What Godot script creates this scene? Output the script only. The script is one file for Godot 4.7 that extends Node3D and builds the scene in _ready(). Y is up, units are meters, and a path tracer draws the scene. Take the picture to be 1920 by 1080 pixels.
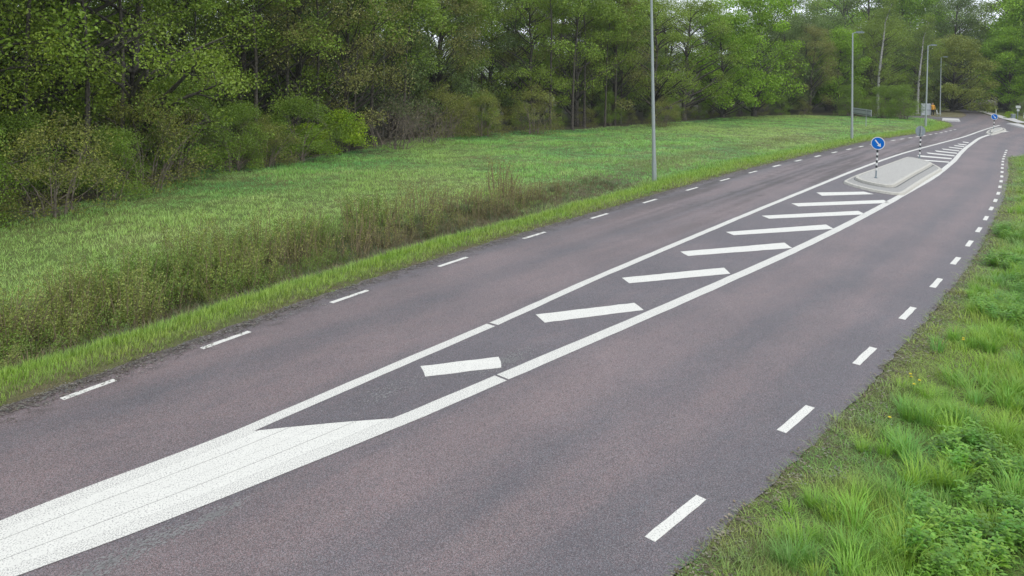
extends Node3D
# A country road with a hatched median, seen from a traffic camera: verges, a meadow and a belt of spring woodland.
# Ground positions are given in metres along the road (s, away from the viewer) and across it (t, to the right).

const HEADING := 0.628319
var U := Vector3(sin(HEADING), 0.0, -cos(HEADING))
var V := Vector3(cos(HEADING), 0.0, sin(HEADING))
var M := {}
var used := {}
var rng := RandomNumberGenerator.new()
var noise_a := FastNoiseLite.new()
var noise_b := FastNoiseLite.new()
var noise_c := FastNoiseLite.new()

# edges and lines of the road: (s, t)
var LEFT_EDGE := PackedVector2Array([Vector2(-12, -10.2), Vector2(0, -11.1), Vector2(4.3, -11.66), Vector2(7, -11.95), Vector2(10.8, -12.35), Vector2(15.5, -12.58), Vector2(21.5, -12.64), Vector2(31.9, -12.74), Vector2(38.1, -12.66), Vector2(45.5, -12.3), Vector2(52.3, -12.0), Vector2(61.1, -11.5), Vector2(71.3, -10.19), Vector2(76.9, -9.3), Vector2(82.9, -8.65), Vector2(88.7, -8.6), Vector2(95.1, -9.2), Vector2(99, -9.85), Vector2(102.6, -10.7), Vector2(103.6, -12.6), Vector2(104.4, -15.5), Vector2(110.4, -15.5), Vector2(111.2, -12.4), Vector2(112.2, -9.6), Vector2(118, -9.6), Vector2(126, -10.4), Vector2(160, -16)])
var RIGHT_EDGE := PackedVector2Array([Vector2(-12, -4.2), Vector2(0, -3.35), Vector2(6.8, -2.86), Vector2(8.8, -2.65), Vector2(10.8, -2.43), Vector2(13.9, -2.19), Vector2(19.1, -1.88), Vector2(25.4, -1.63), Vector2(35, -1.58), Vector2(45.4, -1.79), Vector2(52, -2.05), Vector2(57.4, -2.25), Vector2(58.4, -1.5), Vector2(58.9, 0.0), Vector2(59.6, 28.0), Vector2(94, 28.0), Vector2(97, 4), Vector2(101, -2.2), Vector2(106, -3.9), Vector2(114, -5.2), Vector2(124, -7.4), Vector2(160, -13)])
var LINE_L := PackedVector2Array([Vector2(-8, -8.75), Vector2(3.2, -8.68), Vector2(6, -8.5), Vector2(8.1, -8.5), Vector2(11.1, -8.49), Vector2(15.5, -8.57), Vector2(21.1, -8.55), Vector2(26.9, -8.51), Vector2(34.6, -8.41), Vector2(41, -8.33), Vector2(47.1, -8.16), Vector2(53, -7.9), Vector2(58.6, -7.5), Vector2(66, -6.85), Vector2(74.9, -6.12), Vector2(86.2, -5.55), Vector2(98, -4.75)])
var LINE_R := PackedVector2Array([Vector2(-8, -9.75), Vector2(0, -8.35), Vector2(2.9, -7.86), Vector2(4, -7.63), Vector2(5.5, -7.39), Vector2(7.5, -7.11), Vector2(9.7, -6.88), Vector2(13.4, -6.49), Vector2(16.9, -6.15), Vector2(21.8, -5.72), Vector2(27.2, -5.37), Vector2(35.7, -4.99), Vector2(44.3, -4.73), Vector2(51, -4.75), Vector2(57.7, -4.93), Vector2(64, -5.02), Vector2(71.8, -5.02), Vector2(79.9, -4.6), Vector2(87.1, -3.54)])
var TREE_EDGE := PackedVector2Array([Vector2(-20, -22), Vector2(0, -22.5), Vector2(8.5, -23.6), Vector2(13.1, -25.4), Vector2(18, -28.5), Vector2(28.2, -29.8), Vector2(37, -32.9), Vector2(46.4, -31.6), Vector2(51.2, -29.8), Vector2(58.5, -28.8), Vector2(68, -27.8), Vector2(82, -27.4), Vector2(95, -23), Vector2(100, -17.0), Vector2(104, -16.6), Vector2(110, -16.8), Vector2(113, -16.5), Vector2(120, -15.5), Vector2(160, -22)])

func _ready():
	# ---- camera
	var cam := Camera3D.new()
	cam.name = "camera"
	cam.position = Vector3(0, 4.85, 0)
	cam.rotation = Vector3(0, 0, deg_to_rad(1.5))
	cam.projection = Camera3D.PROJECTION_FRUSTUM
	cam.near = 0.1
	cam.far = 4000.0
	cam.size = 0.1 * 2.0 * 540.0 / 1400.0
	cam.frustum_offset = Vector2(0, -0.1 * (540.0 - 128.0) / 1400.0)
	add_child(cam)
	# ---- overcast sky and a veiled sun
	var env := Environment.new()
	env.background_mode = Environment.BG_SKY
	var skm := ProceduralSkyMaterial.new()
	skm.sky_top_color = Color(0.86, 0.89, 0.94)
	skm.sky_horizon_color = Color(0.86, 0.88, 0.92)
	skm.sky_curve = 0.2
	skm.ground_bottom_color = Color(0.2, 0.22, 0.18)
	skm.ground_horizon_color = Color(0.45, 0.47, 0.45)
	skm.sky_energy_multiplier = 1.15
	var sky := Sky.new()
	sky.sky_material = skm
	env.sky = sky
	env.tonemap_mode = Environment.TONE_MAPPER_LINEAR
	env.tonemap_exposure = 1.34
	env.sdfgi_enabled = true
	env.ssao_enabled = true
	env.ssil_enabled = true
	env.fog_enabled = true
	env.fog_density = 0.00025
	env.fog_light_color = Color(0.85, 0.88, 0.9)
	var we := WorldEnvironment.new()
	we.name = "world_environment"
	we.environment = env
	add_child(we)
	var sun := DirectionalLight3D.new()
	sun.name = "sun"
	sun.light_energy = 0.35
	sun.light_color = Color(1.0, 0.97, 0.92)
	sun.light_angular_distance = 14.0
	sun.shadow_enabled = true
	sun.rotation_degrees = Vector3(-58, 38, 0)
	add_child(sun)
	# ---- scene
	rng.seed = 4711
	noise_a.seed = 11; noise_a.frequency = 0.16; noise_a.fractal_octaves = 3
	noise_b.seed = 23; noise_b.frequency = 0.9; noise_b.fractal_octaves = 2
	noise_c.seed = 37; noise_c.frequency = 0.045; noise_c.fractal_octaves = 2
	make_materials()
	make_terrain()
	make_road()
	make_markings()
	make_islands()
	make_far_kerbs()
	make_houses()
	make_woods()
	make_ditch_shrubs()
	make_grass()
	make_lamps()
	make_signs()
	make_person()
	print("built")

# ------------------------------------------------------------------ helpers
class MB:
	var v := PackedVector3Array()
	var n := PackedVector3Array()
	var c := PackedColorArray()
	var uv := PackedVector2Array()
	var i := PackedInt32Array()
	func vert(p: Vector3, nn: Vector3, cc := Color.WHITE, u := Vector2.ZERO) -> int:
		v.append(p); n.append(nn); c.append(cc); uv.append(u)
		return v.size() - 1
	func tri(a: int, b: int, d: int):      # given counter-clockwise as seen from the front
		i.append(a); i.append(d); i.append(b)
	func face(pts: Array, cc := Color.WHITE):   # flat convex polygon, counter-clockwise from the front
		var nn: Vector3 = (pts[1] - pts[0]).cross(pts[2] - pts[0]).normalized()
		var f := v.size()
		for p in pts:
			vert(p, nn, cc)
		for k in range(1, pts.size() - 1):
			tri(f, f + k, f + k + 1)
	func box(o: Vector3, x: Vector3, y: Vector3, z: Vector3, cc := Color.WHITE):   # centre and half axes (right-handed)
		var q := []
		for k in 8:
			q.append(o + x * (1.0 if k & 1 else -1.0) + y * (1.0 if k & 2 else -1.0) + z * (1.0 if k & 4 else -1.0))
		face([q[4], q[5], q[7], q[6]], cc); face([q[1], q[0], q[2], q[3]], cc)
		face([q[5], q[1], q[3], q[7]], cc); face([q[0], q[4], q[6], q[2]], cc)
		face([q[6], q[7], q[3], q[2]], cc); face([q[0], q[1], q[5], q[4]], cc)
	func tube(pts: Array, rad: Array, sides: int, cc := Color.WHITE, caps := false):
		var first := -1
		var up := Vector3(0.31, 0.2, 0.93).normalized()
		for k in pts.size():
			var a: Vector3 = pts[maxi(k - 1, 0)]
			var b: Vector3 = pts[mini(k + 1, pts.size() - 1)]
			var d := (b - a).normalized()
			var x := up.cross(d).normalized()
			if x.length() < 0.1:
				x = Vector3.RIGHT.cross(d).normalized()
			var y := d.cross(x)
			var row := v.size()
			for j in sides:
				var an := TAU * j / sides
				var nn := x * cos(an) + y * sin(an)
				vert(pts[k] + nn * rad[k], nn, cc, Vector2(float(j) / sides, k))
			if first >= 0:
				for j in sides:
					var j2 := (j + 1) % sides
					tri(first + j, first + j2, row + j2); tri(first + j, row + j2, row + j)
			first = row
		if caps:
			for e in [0, pts.size() - 1]:
				var p: Vector3 = pts[e]
				var d2: Vector3 = (pts[1] - pts[0]).normalized() * -1.0 if e == 0 else (pts[e] - pts[e - 1]).normalized()
				var base := v.size() - sides if e > 0 else v.size() - sides * pts.size() - (0 if e == 0 else 0)
				if e > 0:
					base = v.size() - sides - (sides + 1)
				var ring := []
				for j in sides:
					ring.append(v[base + j])
				var c0 := vert(p, d2, cc)
				var r0 := v.size()
				for q in ring:
					vert(q, d2, cc)
				for j in sides:
					if e == 0:
						tri(c0, r0 + (j + 1) % sides, r0 + j)
					else:
						tri(c0, r0 + j, r0 + (j + 1) % sides)
	func mesh() -> ArrayMesh:
		var m := ArrayMesh.new()
		if v.is_empty():
			return m
		var a := []
		a.resize(Mesh.ARRAY_MAX)
		a[Mesh.ARRAY_VERTEX] = v; a[Mesh.ARRAY_NORMAL] = n; a[Mesh.ARRAY_COLOR] = c; a[Mesh.ARRAY_TEX_UV] = uv; a[Mesh.ARRAY_INDEX] = i
		m.add_surface_from_arrays(Mesh.PRIMITIVE_TRIANGLES, a)
		return m

func P(s: float, t: float, y := 0.0) -> Vector3:
	return U * s + V * t + Vector3(0, y, 0)

func st_of(p: Vector3) -> Vector2:
	return Vector2(p.dot(U), p.dot(V))

func at(curve: PackedVector2Array, s: float) -> float:
	var n := curve.size()
	if s <= curve[0].x:
		return curve[0].y
	if s >= curve[n - 1].x:
		return curve[n - 1].y
	var k := 0
	while curve[k + 1].x < s:
		k += 1
	var a := curve[k]
	var b := curve[k + 1]
	var h := b.x - a.x
	var d := (b.y - a.y) / h
	var m0 := d
	var m1 := d
	if k > 0:
		var d0 := (a.y - curve[k - 1].y) / (a.x - curve[k - 1].x)
		m0 = 0.0 if d0 * d <= 0.0 else 2.0 * d0 * d / (d0 + d)
	if k < n - 2:
		var d1 := (curve[k + 2].y - b.y) / (curve[k + 2].x - b.x)
		m1 = 0.0 if d1 * d <= 0.0 else 2.0 * d1 * d / (d1 + d)
	var u := (s - a.x) / h
	var u2 := u * u
	var u3 := u2 * u
	return (2.0 * u3 - 3.0 * u2 + 1.0) * a.y + (u3 - 2.0 * u2 + u) * h * m0 + (-2.0 * u3 + 3.0 * u2) * b.y + (u3 - u2) * h * m1

func road_dist(s: float, t: float) -> float:      # metres outside the asphalt, negative on it
	return maxf(at(LEFT_EDGE, s) - t, t - at(RIGHT_EDGE, s))

func ground(s: float, t: float) -> float:
	var d := road_dist(s, t)
	var y := -0.07
	if d > -0.14:
		y = lerpf(-0.07, 0.035, clampf((d + 0.14) / 0.24, 0.0, 1.0))
		var p := P(s, t)
		var rough := noise_b.get_noise_2d(p.x, p.z) * 0.05 + noise_a.get_noise_2d(p.x, p.z) * 0.07
		y += rough * clampf((d - 0.15) / 1.2, 0.0, 1.0)
		if t < at(LEFT_EDGE, s):
			var deep := lerpf(0.5, 0.14, smoothstep(20.0, 40.0, s)) * (1.0 - smoothstep(88.0, 96.0, s))
			y -= deep * smoothstep(0.7, 2.2, d) * (1.0 - smoothstep(2.9, 4.8, d))
		var far := smoothstep(40.0, 80.0, -t)
		y += 2.7 * far * (1.0 - smoothstep(150.0, 400.0, p.length()))
	return y

func numbered(called: String) -> String:
	var k: int = used.get(called, 0)
	used[called] = k + 1
	return called if k == 0 else "%s_%03d" % [called, k]

func tag(o: Node, label := "", category := "", group := "", kind := ""):
	if label: o.set_meta("label", label)
	if category: o.set_meta("category", category)
	if group: o.set_meta("group", group)
	if kind: o.set_meta("kind", kind)

func thing(called: String, label: String, category: String, where: Vector3, turn := 0.0, group := "") -> Node3D:
	var o := Node3D.new()
	o.name = numbered(called)
	add_child(o, true)
	o.position = where
	o.rotation.y = turn
	tag(o, label, category, group)
	return o

func part(called: String, mb, mat: Material, parent: Node) -> MeshInstance3D:
	var o := MeshInstance3D.new()
	o.name = called if parent != self else numbered(called)
	o.mesh = mb.mesh() if mb is MB else mb
	o.material_override = mat
	parent.add_child(o, true)
	return o

func dup(o: Node3D, called: String, where: Vector3, turn: float, size: Vector3, label: String, category: String, group := "") -> Node3D:
	var c: Node3D = o.duplicate()
	c.name = numbered(called)
	add_child(c, true)
	c.position = where
	c.rotation = Vector3(0, turn, 0)
	c.scale = size
	for k in ["label", "category", "group", "kind"]:
		if c.has_meta(k): c.remove_meta(k)
	tag(c, label, category, group)
	return c

func vary(c: Color, amount: float) -> Color:
	var k := 1.0 + rng.randf_range(-amount, amount)
	return Color(c.r * k * (1.0 + rng.randf_range(-amount, amount) * 0.4), c.g * k, c.b * k * (1.0 + rng.randf_range(-amount, amount) * 0.4))

# ------------------------------------------------------------------ materials
func plain(c: Color, rough := 0.8, metal := 0.0) -> StandardMaterial3D:
	var m := StandardMaterial3D.new()
	m.albedo_color = c.linear_to_srgb()
	m.roughness = rough
	m.metallic = metal
	return m

func vcol(rough := 0.8, thru := 0.0) -> StandardMaterial3D:
	var m := StandardMaterial3D.new()
	m.vertex_color_use_as_albedo = true
	m.roughness = rough
	m.cull_mode = BaseMaterial3D.CULL_DISABLED
	if thru > 0.0:
		m.backlight_enabled = true
		m.backlight = Color(thru, thru, thru).linear_to_srgb()
	return m

func tex(im: Image) -> ImageTexture:
	return ImageTexture.create_from_image(im)

func grain_image(n: int) -> Image:
	# crushed stone in bitumen: grey, reddish and pale stones with dark joints
	var cells := FastNoiseLite.new()
	cells.noise_type = FastNoiseLite.TYPE_CELLULAR
	cells.seed = 5
	cells.frequency = 0.125
	cells.cellular_return_type = FastNoiseLite.RETURN_CELL_VALUE
	var gaps := cells.duplicate()
	gaps.cellular_return_type = FastNoiseLite.RETURN_DISTANCE2_SUB
	var a := cells.get_seamless_image(n, n)
	var b: Image = gaps.get_seamless_image(n, n)
	var im := Image.create(n, n, false, Image.FORMAT_RGB8)
	for y in n:
		for x in n:
			var k: float = a.get_pixel(x, y).r
			var j: float = smoothstep(0.0, 0.3, b.get_pixel(x, y).r)
			var h := fmod(k * 57.31, 1.0)
			var w := fmod(k * 131.7, 1.0)
			var l := 0.17 + 0.86 * w * w
			var c := Color(l, l, l)
			if h < 0.42:
				c = Color(l * 1.32, l * 0.93, l * 0.88)
			elif h > 0.94:
				c = Color(minf(l * 1.7, 1.0), minf(l * 1.66, 1.0), minf(l * 1.6, 1.0))
			c = c * (0.45 + 0.55 * j)
			im.set_pixel(x, y, c.linear_to_srgb())
	return im

func paint_image(n: int, wear: float) -> Image:
	var f := FastNoiseLite.new()
	f.seed = 9
	f.frequency = 0.13
	f.fractal_octaves = 3
	var g := FastNoiseLite.new()
	g.seed = 10
	g.frequency = 0.012
	var a := f.get_seamless_image(n, n)
	var b := g.get_seamless_image(n, n)
	var im := Image.create(n, n, false, Image.FORMAT_RGB8)
	for y in n:
		for x in n:
			var k: float = a.get_pixel(x, y).r
			var q: float = b.get_pixel(x, y).r
			var c := Color(0.60, 0.59, 0.535) * (0.94 + 0.1 * q)
			var lost := smoothstep(0.70 - wear - 0.12 * (q - 0.5), 0.76 - wear - 0.12 * (q - 0.5), k)
			c = c.lerp(Color(0.22, 0.21, 0.2), lost * 0.75)
			im.set_pixel(x, y, c.linear_to_srgb())
	return im

func bark_image(n: int, c1: Color, c2: Color, sd: int) -> Image:
	var f := FastNoiseLite.new()
	f.seed = sd
	f.frequency = 0.03
	f.fractal_octaves = 4
	var a := f.get_seamless_image(n, n)
	var im := Image.create(n, n, false, Image.FORMAT_RGB8)
	for y in n:
		for x in n:
			im.set_pixel(x, y, c1.lerp(c2, smoothstep(0.3, 0.7, a.get_pixel(x, y).r)).linear_to_srgb())
	return im

func tri_mat(im: Image, size: float, rough := 0.85, vertex := false) -> StandardMaterial3D:
	var m := StandardMaterial3D.new()
	m.albedo_texture = tex(im)
	m.uv1_triplanar = true
	m.uv1_world_triplanar = true
	m.uv1_scale = Vector3.ONE / size
	m.roughness = rough
	m.vertex_color_use_as_albedo = vertex
	return m

func make_materials():
	var g := grain_image(640)
	M.asphalt = tri_mat(g, 3.0, 0.62, true)
	M.asphalt.metallic_specular = 0.45
	M.paint = tri_mat(paint_image(384, 0.065), 1.3, 0.6)
	M.paint_worn = tri_mat(paint_image(384, 0.16), 1.1, 0.65)
	M.leaf = vcol(0.6, 0.55)
	M.grass = vcol(0.5, 0.7)
	M.soil = tri_mat(mottle_image(256), 0.9, 0.95, true)
	M.bark = tri_mat(bark_image(128, Color(0.035, 0.03, 0.024), Color(0.10, 0.09, 0.072), 3), 0.7, 0.95)
	M.birch = tri_mat(bark_image(128, Color(0.44, 0.43, 0.40), Color(0.24, 0.23, 0.21), 8), 0.9, 0.8)
	M.twig = tri_mat(bark_image(64, Color(0.13, 0.105, 0.082), Color(0.22, 0.185, 0.15), 4), 0.5, 0.95)
	M.stem = tri_mat(bark_image(64, Color(0.16, 0.125, 0.07), Color(0.29, 0.235, 0.13), 6), 0.3, 0.95)
	M.smear = plain(Color(0.21, 0.206, 0.2), 0.8)
	M.steel = plain(Color(0.36, 0.40, 0.39), 0.45, 0.35)
	M.steel_dark = plain(Color(0.15, 0.17, 0.18), 0.5, 0.3)
	M.lamp_glass = plain(Color(0.7, 0.72, 0.7), 0.3)
	M.white = plain(Color(0.66, 0.66, 0.64), 0.45)
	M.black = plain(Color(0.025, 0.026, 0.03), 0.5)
	M.blue = plain(Color(0.0, 0.125, 0.48), 0.6)
	M.blue.metallic_specular = 0.25
	M.sign_grey = plain(Color(0.22, 0.26, 0.28), 0.5, 0.2)
	M.board_back = plain(Color(0.36, 0.39, 0.40), 0.5, 0.1)
	M.pale_board = plain(Color(0.45, 0.48, 0.45), 0.6)
	M.granite = tri_mat(bark_image(128, Color(0.21, 0.205, 0.19), Color(0.32, 0.315, 0.295), 14), 0.35, 0.85)
	M.kerb = tri_mat(bark_image(128, Color(0.36, 0.345, 0.30), Color(0.47, 0.455, 0.40), 15), 0.5, 0.85)
	M.concrete = tri_mat(bark_image(128, Color(0.36, 0.355, 0.34), Color(0.48, 0.47, 0.45), 16), 0.9, 0.85)
	M.pebble = tri_mat(pebble_image(256), 2.2, 0.85)
	M.brick = tri_mat(bark_image(64, Color(0.20, 0.075, 0.05), Color(0.27, 0.11, 0.075), 17), 0.6, 0.9)
	M.plaster = plain(Color(0.72, 0.72, 0.70), 0.85)
	M.roof = plain(Color(0.07, 0.06, 0.055), 0.85)
	M.pane = plain(Color(0.03, 0.035, 0.04), 0.1)
	M.skin = plain(Color(0.45, 0.28, 0.2), 0.6)
	M.orange = plain(Color(0.62, 0.30, 0.03), 0.8)
	M.trousers = plain(Color(0.02, 0.02, 0.025), 0.9)
	M.hair = plain(Color(0.02, 0.014, 0.01), 0.7)

func mottle_image(n: int) -> Image:     # crumbs of earth, moss and dead blades
	var f := FastNoiseLite.new()
	f.seed = 31
	f.frequency = 0.11
	f.fractal_octaves = 4
	var a := f.get_seamless_image(n, n)
	f.seed = 32
	var b := f.get_seamless_image(n, n)
	var im := Image.create(n, n, false, Image.FORMAT_RGB8)
	for y in n:
		for x in n:
			var k: float = smoothstep(0.2, 0.8, a.get_pixel(x, y).r)
			var h: float = b.get_pixel(x, y).r
			im.set_pixel(x, y, (Color(0.75 + 0.25 * h, 0.8, 0.75 - 0.2 * h) * (0.35 + 0.65 * k)).linear_to_srgb())
	return im

func pebble_image(n: int) -> Image:
	var cells := FastNoiseLite.new()
	cells.noise_type = FastNoiseLite.TYPE_CELLULAR
	cells.seed = 6
	cells.frequency = 0.07
	cells.cellular_return_type = FastNoiseLite.RETURN_CELL_VALUE
	var gaps := cells.duplicate()
	gaps.cellular_return_type = FastNoiseLite.RETURN_DISTANCE2_SUB
	var a := cells.get_seamless_image(n, n)
	var b: Image = gaps.get_seamless_image(n, n)
	var im := Image.create(n, n, false, Image.FORMAT_RGB8)
	for y in n:
		for x in n:
			var k: float = a.get_pixel(x, y).r
			var j: float = smoothstep(0.02, 0.3, b.get_pixel(x, y).r)
			var l := 0.16 + 0.32 * fmod(k * 77.0, 1.0)
			im.set_pixel(x, y, (Color(l * 1.12, l * 1.09, l) * (0.7 + 0.3 * j)).linear_to_srgb())
	return im

# ------------------------------------------------------------------ terrain and road
func steps(list: Array) -> PackedFloat32Array:      # [[from, to, step], ...]
	var out := PackedFloat32Array()
	for l in list:
		var x: float = l[0]
		while x < l[1] - 0.001:
			out.append(x)
			x += l[2]
	return out

func make_terrain():
	var ss := steps([[-1500, -200, 260], [-200, -20, 36], [-20, -6, 3], [-6, 62, 0.45], [62, 130, 0.9], [130, 200, 7], [200, 500, 50], [500, 2300, 300]])
	var ts := steps([[-1800, -400, 280], [-400, -120, 40], [-120, -60, 6], [-60, -36, 2], [-36, 8, 0.33], [8, 30, 2], [30, 200, 34], [200, 1800, 320]])
	var mb := MB.new()
	var w := ts.size()
	for s in ss:
		for t in ts:
			var p := P(s, t, ground(s, t))
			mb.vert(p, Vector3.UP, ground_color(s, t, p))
	for a in ss.size() - 1:
		for b in w - 1:
			var k := a * w + b
			mb.tri(k, k + 1, k + w + 1); mb.tri(k, k + w + 1, k + w)
	for a in range(1, ss.size() - 1):
		for b in range(1, w - 1):
			var k := a * w + b
			mb.n[k] = (mb.v[k + 1] - mb.v[k - 1]).cross(mb.v[k + w] - mb.v[k - w]).normalized()
	var o := part("ground", mb, M.soil, self)
	tag(o, "", "", "", "structure")

func ground_color(s: float, t: float, p: Vector3) -> Color:
	var d := road_dist(s, t)
	var n := noise_a.get_noise_2d(p.x, p.z)
	var f := noise_b.get_noise_2d(p.x * 2.3, p.z * 2.3)
	var green := Color(0.10, 0.16, 0.035).lerp(Color(0.13, 0.16, 0.05), clampf(0.5 + n, 0, 1))
	var litter := Color(0.085, 0.07, 0.042)
	var c := green
	if t < at(LEFT_EDGE, s):
		if d > 1.5 and d < 4.6 and s < 34:
			c = green.lerp(litter, clampf(1.0 - absf(d - 3.0) / 1.6, 0.0, 1.0))
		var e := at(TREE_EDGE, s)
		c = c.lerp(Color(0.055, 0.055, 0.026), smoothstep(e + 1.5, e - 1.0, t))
		if t < -45:
			c = c.lerp(Color(0.16, 0.26, 0.06), smoothstep(-48, -60, t))
	if d < 0.7:
		c = c.lerp(Color(0.10, 0.092, 0.055), (1.0 - smoothstep(0.15, 0.7, d)) * clampf(0.75 + f, 0.0, 1.0))
	if s > 104 and t < -9 and t > -14.0:
		c = c.lerp(Color(0.17, 0.15, 0.10), 0.7)
	return c * (1.25 + 0.3 * f)

func band(x: float, centre: float, width: float) -> float:
	return exp(-pow((x - centre) / width, 2.0))

func road_color(s: float, t: float) -> Color:
	var p := P(s, t)
	var l := at(LEFT_EDGE, s)
	var r := at(RIGHT_EDGE, s)
	var ml := at(LINE_L, s)
	var mr := at(LINE_R, s)
	var streak := noise_b.get_noise_2d(s * 0.09, t * 2.2)
	var blotch := noise_a.get_noise_2d(p.x * 1.6, p.z * 1.6)
	var red := Color(0.33, 0.294, 0.298)
	var grey := Color(0.24, 0.238, 0.255)
	var k := 0.0                        # share of worn reddish stone
	if t < ml:
		var x := ml - t
		k = 0.78 - 0.72 * band(x, 1.9, 0.45) - 0.6 * band(x, 0.0, 0.3) - 0.95 * smoothstep(2.9, 3.6, x)
	elif t > mr:
		var x := t - mr
		k = 0.8 - 0.76 * band(x, 2.0, 0.45) - 0.75 * band(x, 0.0, 0.45) - 0.95 * smoothstep(2.75, 3.5, x)
	else:
		k = -0.12
	k += 0.28 * blotch + 0.25 * streak + 0.3 * noise_b.get_noise_2d(s * 0.35, t * 4.5 + 20.0) + 0.22 * noise_b.get_noise_2d(p.x * 3.0, p.z * 3.0)
	var c := grey.lerp(red, clampf(k, -0.2, 1.0))
	var dl := t - l
	if dl < 0.8 and s < 96:             # grit and leaf litter lie along the left edge
		c = c.lerp(Color(0.20, 0.185, 0.17), 0.75 * (1.0 - smoothstep(0.1, 0.42, dl + 0.15 * streak)))
		c = c.lerp(Color(0.075, 0.068, 0.06), 0.55 * clampf(noise_b.get_noise_2d(p.x * 5.0, p.z * 5.0) * 1.8 - 0.1, 0, 1) * (1.0 - smoothstep(0.5, 0.95, dl)))
	if t < ml and s > 16:               # brown dirt dragged along the left lane from the junction
		var m := clampf(noise_b.get_noise_2d(s * 0.045, t * 3.1 + 40.0) * 3.4 + 0.25, 0, 1) * smoothstep(13, 34, s) * (1.0 - smoothstep(70, 96, s))
		c = c.lerp(Color(0.085, 0.073, 0.064), 0.72 * m)
	return c * (1.0 + 0.1 * blotch)

func make_road():
	var ss := steps([[-12, 3, 1.0], [3, 30, 0.22], [30, 62, 0.35], [62, 110, 0.5], [110, 160.1, 2.5]])
	var mb := MB.new()
	var cols := 76
	for s in ss:
		var l := at(LEFT_EDGE, s)
		var r := at(RIGHT_EDGE, s)
		# uneven broken edge
		var q := P(s, l)
		l += noise_b.get_noise_2d(q.x * 2.0, q.z * 2.0) * 0.09
		q = P(s, r)
		r += noise_b.get_noise_2d(q.x * 2.0, q.z * 2.0) * 0.07
		var l2 := maxf(l, -13.0)
		var r2 := minf(r, 2.0)
		for j in cols + 1:
			var t := 0.0
			if j < 6:
				t = lerpf(l, l2, j / 6.0)
			elif j > cols - 6:
				t = lerpf(r2, r, (j - (cols - 6)) / 6.0)
			else:
				t = lerpf(l2, r2, (j - 6.0) / (cols - 12.0))
			mb.vert(P(s, t, 0.0), Vector3.UP, road_color(s, t))
	for a in ss.size() - 1:
		for b in cols:
			var k := a * (cols + 1) + b
			mb.tri(k, k + 1, k + cols + 2); mb.tri(k, k + cols + 2, k + cols + 1)
	var o := part("road", mb, M.asphalt, self)
	tag(o, "", "", "", "structure")
	M.road = o

# painted strip between two edge functions along s, as a thin slab
func slab(mb: MB, quad: Array, y0 := 0.004):
	# quad: list of (s, t) counter-clockwise or clockwise; made a thin slab with a small wandering edge
	var pts := []
	for q in quad:
		pts.append(P(q.x, q.y, y0))
	var turn := 0.0
	for k in pts.size():
		turn += pts[k].cross(pts[(k + 1) % pts.size()]).y
	if turn < 0:
		pts.reverse()
	var mid := Vector3.ZERO
	for p in pts:
		mid += p / pts.size()
	var f0 := mb.vert(mid, Vector3.UP)
	for p in pts:
		mb.vert(p, Vector3.UP)
	for k in pts.size():
		mb.tri(f0, f0 + 1 + k, f0 + 1 + (k + 1) % pts.size())
	for k in pts.size():
		var a: Vector3 = pts[k]
		var b: Vector3 = pts[(k + 1) % pts.size()]
		mb.face([a + Vector3(0, -0.006, 0), b + Vector3(0, -0.006, 0), b, a])

func ribbon(mb: MB, curve: PackedVector2Array, s0: float, s1: float, w: float, step := 0.5, shift := 0.0, y0 := 0.004):
	var row := -1
	var s := s0
	while true:
		var t := at(curve, s) + shift
		var sl := (at(curve, s + 0.1) - at(curve, s - 0.1)) / 0.2
		var nrm := Vector2(-sl, 1.0).normalized()
		var e1 := 0.5 * w + 0.012 * noise_b.get_noise_2d(s * 9.0, 3.0)
		var e2 := 0.5 * w + 0.012 * noise_b.get_noise_2d(s * 9.0, 60.0)
		var a := mb.vert(P(s - nrm.x * e1, t - nrm.y * e1, y0), Vector3.UP)
		mb.vert(P(s + nrm.x * e2, t + nrm.y * e2, y0), Vector3.UP)
		if row >= 0:
			mb.tri(row, row + 1, a + 1); mb.tri(row, a + 1, a)
		row = a
		if s >= s1 - 0.001:
			break
		s = minf(s + step, s1)

func rough_edge(quad: Array, amp: float) -> Array:    # adds points along each side that wander a little
	var out := []
	for k in quad.size():
		var a: Vector2 = quad[k]
		var b: Vector2 = quad[(k + 1) % quad.size()]
		var n := maxi(1, int(a.distance_to(b) / 0.18))
		n = mini(n, 14)
		var side := (b - a).orthogonal().normalized()
		for j in n:
			out.append(a.lerp(b, float(j) / n) + side * rng.randf_range(-amp, amp))
	return out

func dash(called: String, s: float, t: float, slope: float, length: float, w: float):
	var d := Vector2(1.0, slope).normalized()
	var n := Vector2(-d.y, d.x)
	var c := Vector2(s, t)
	var mb := MB.new()
	var q := [c - d * length * 0.5 - n * w * 0.5, c + d * length * 0.5 - n * w * 0.5, c + d * length * 0.5 + n * w * 0.5, c - d * length * 0.5 + n * w * 0.5]
	slab(mb, rough_edge(q, 0.006))
	part(called, mb, M.paint, M.road)

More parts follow.
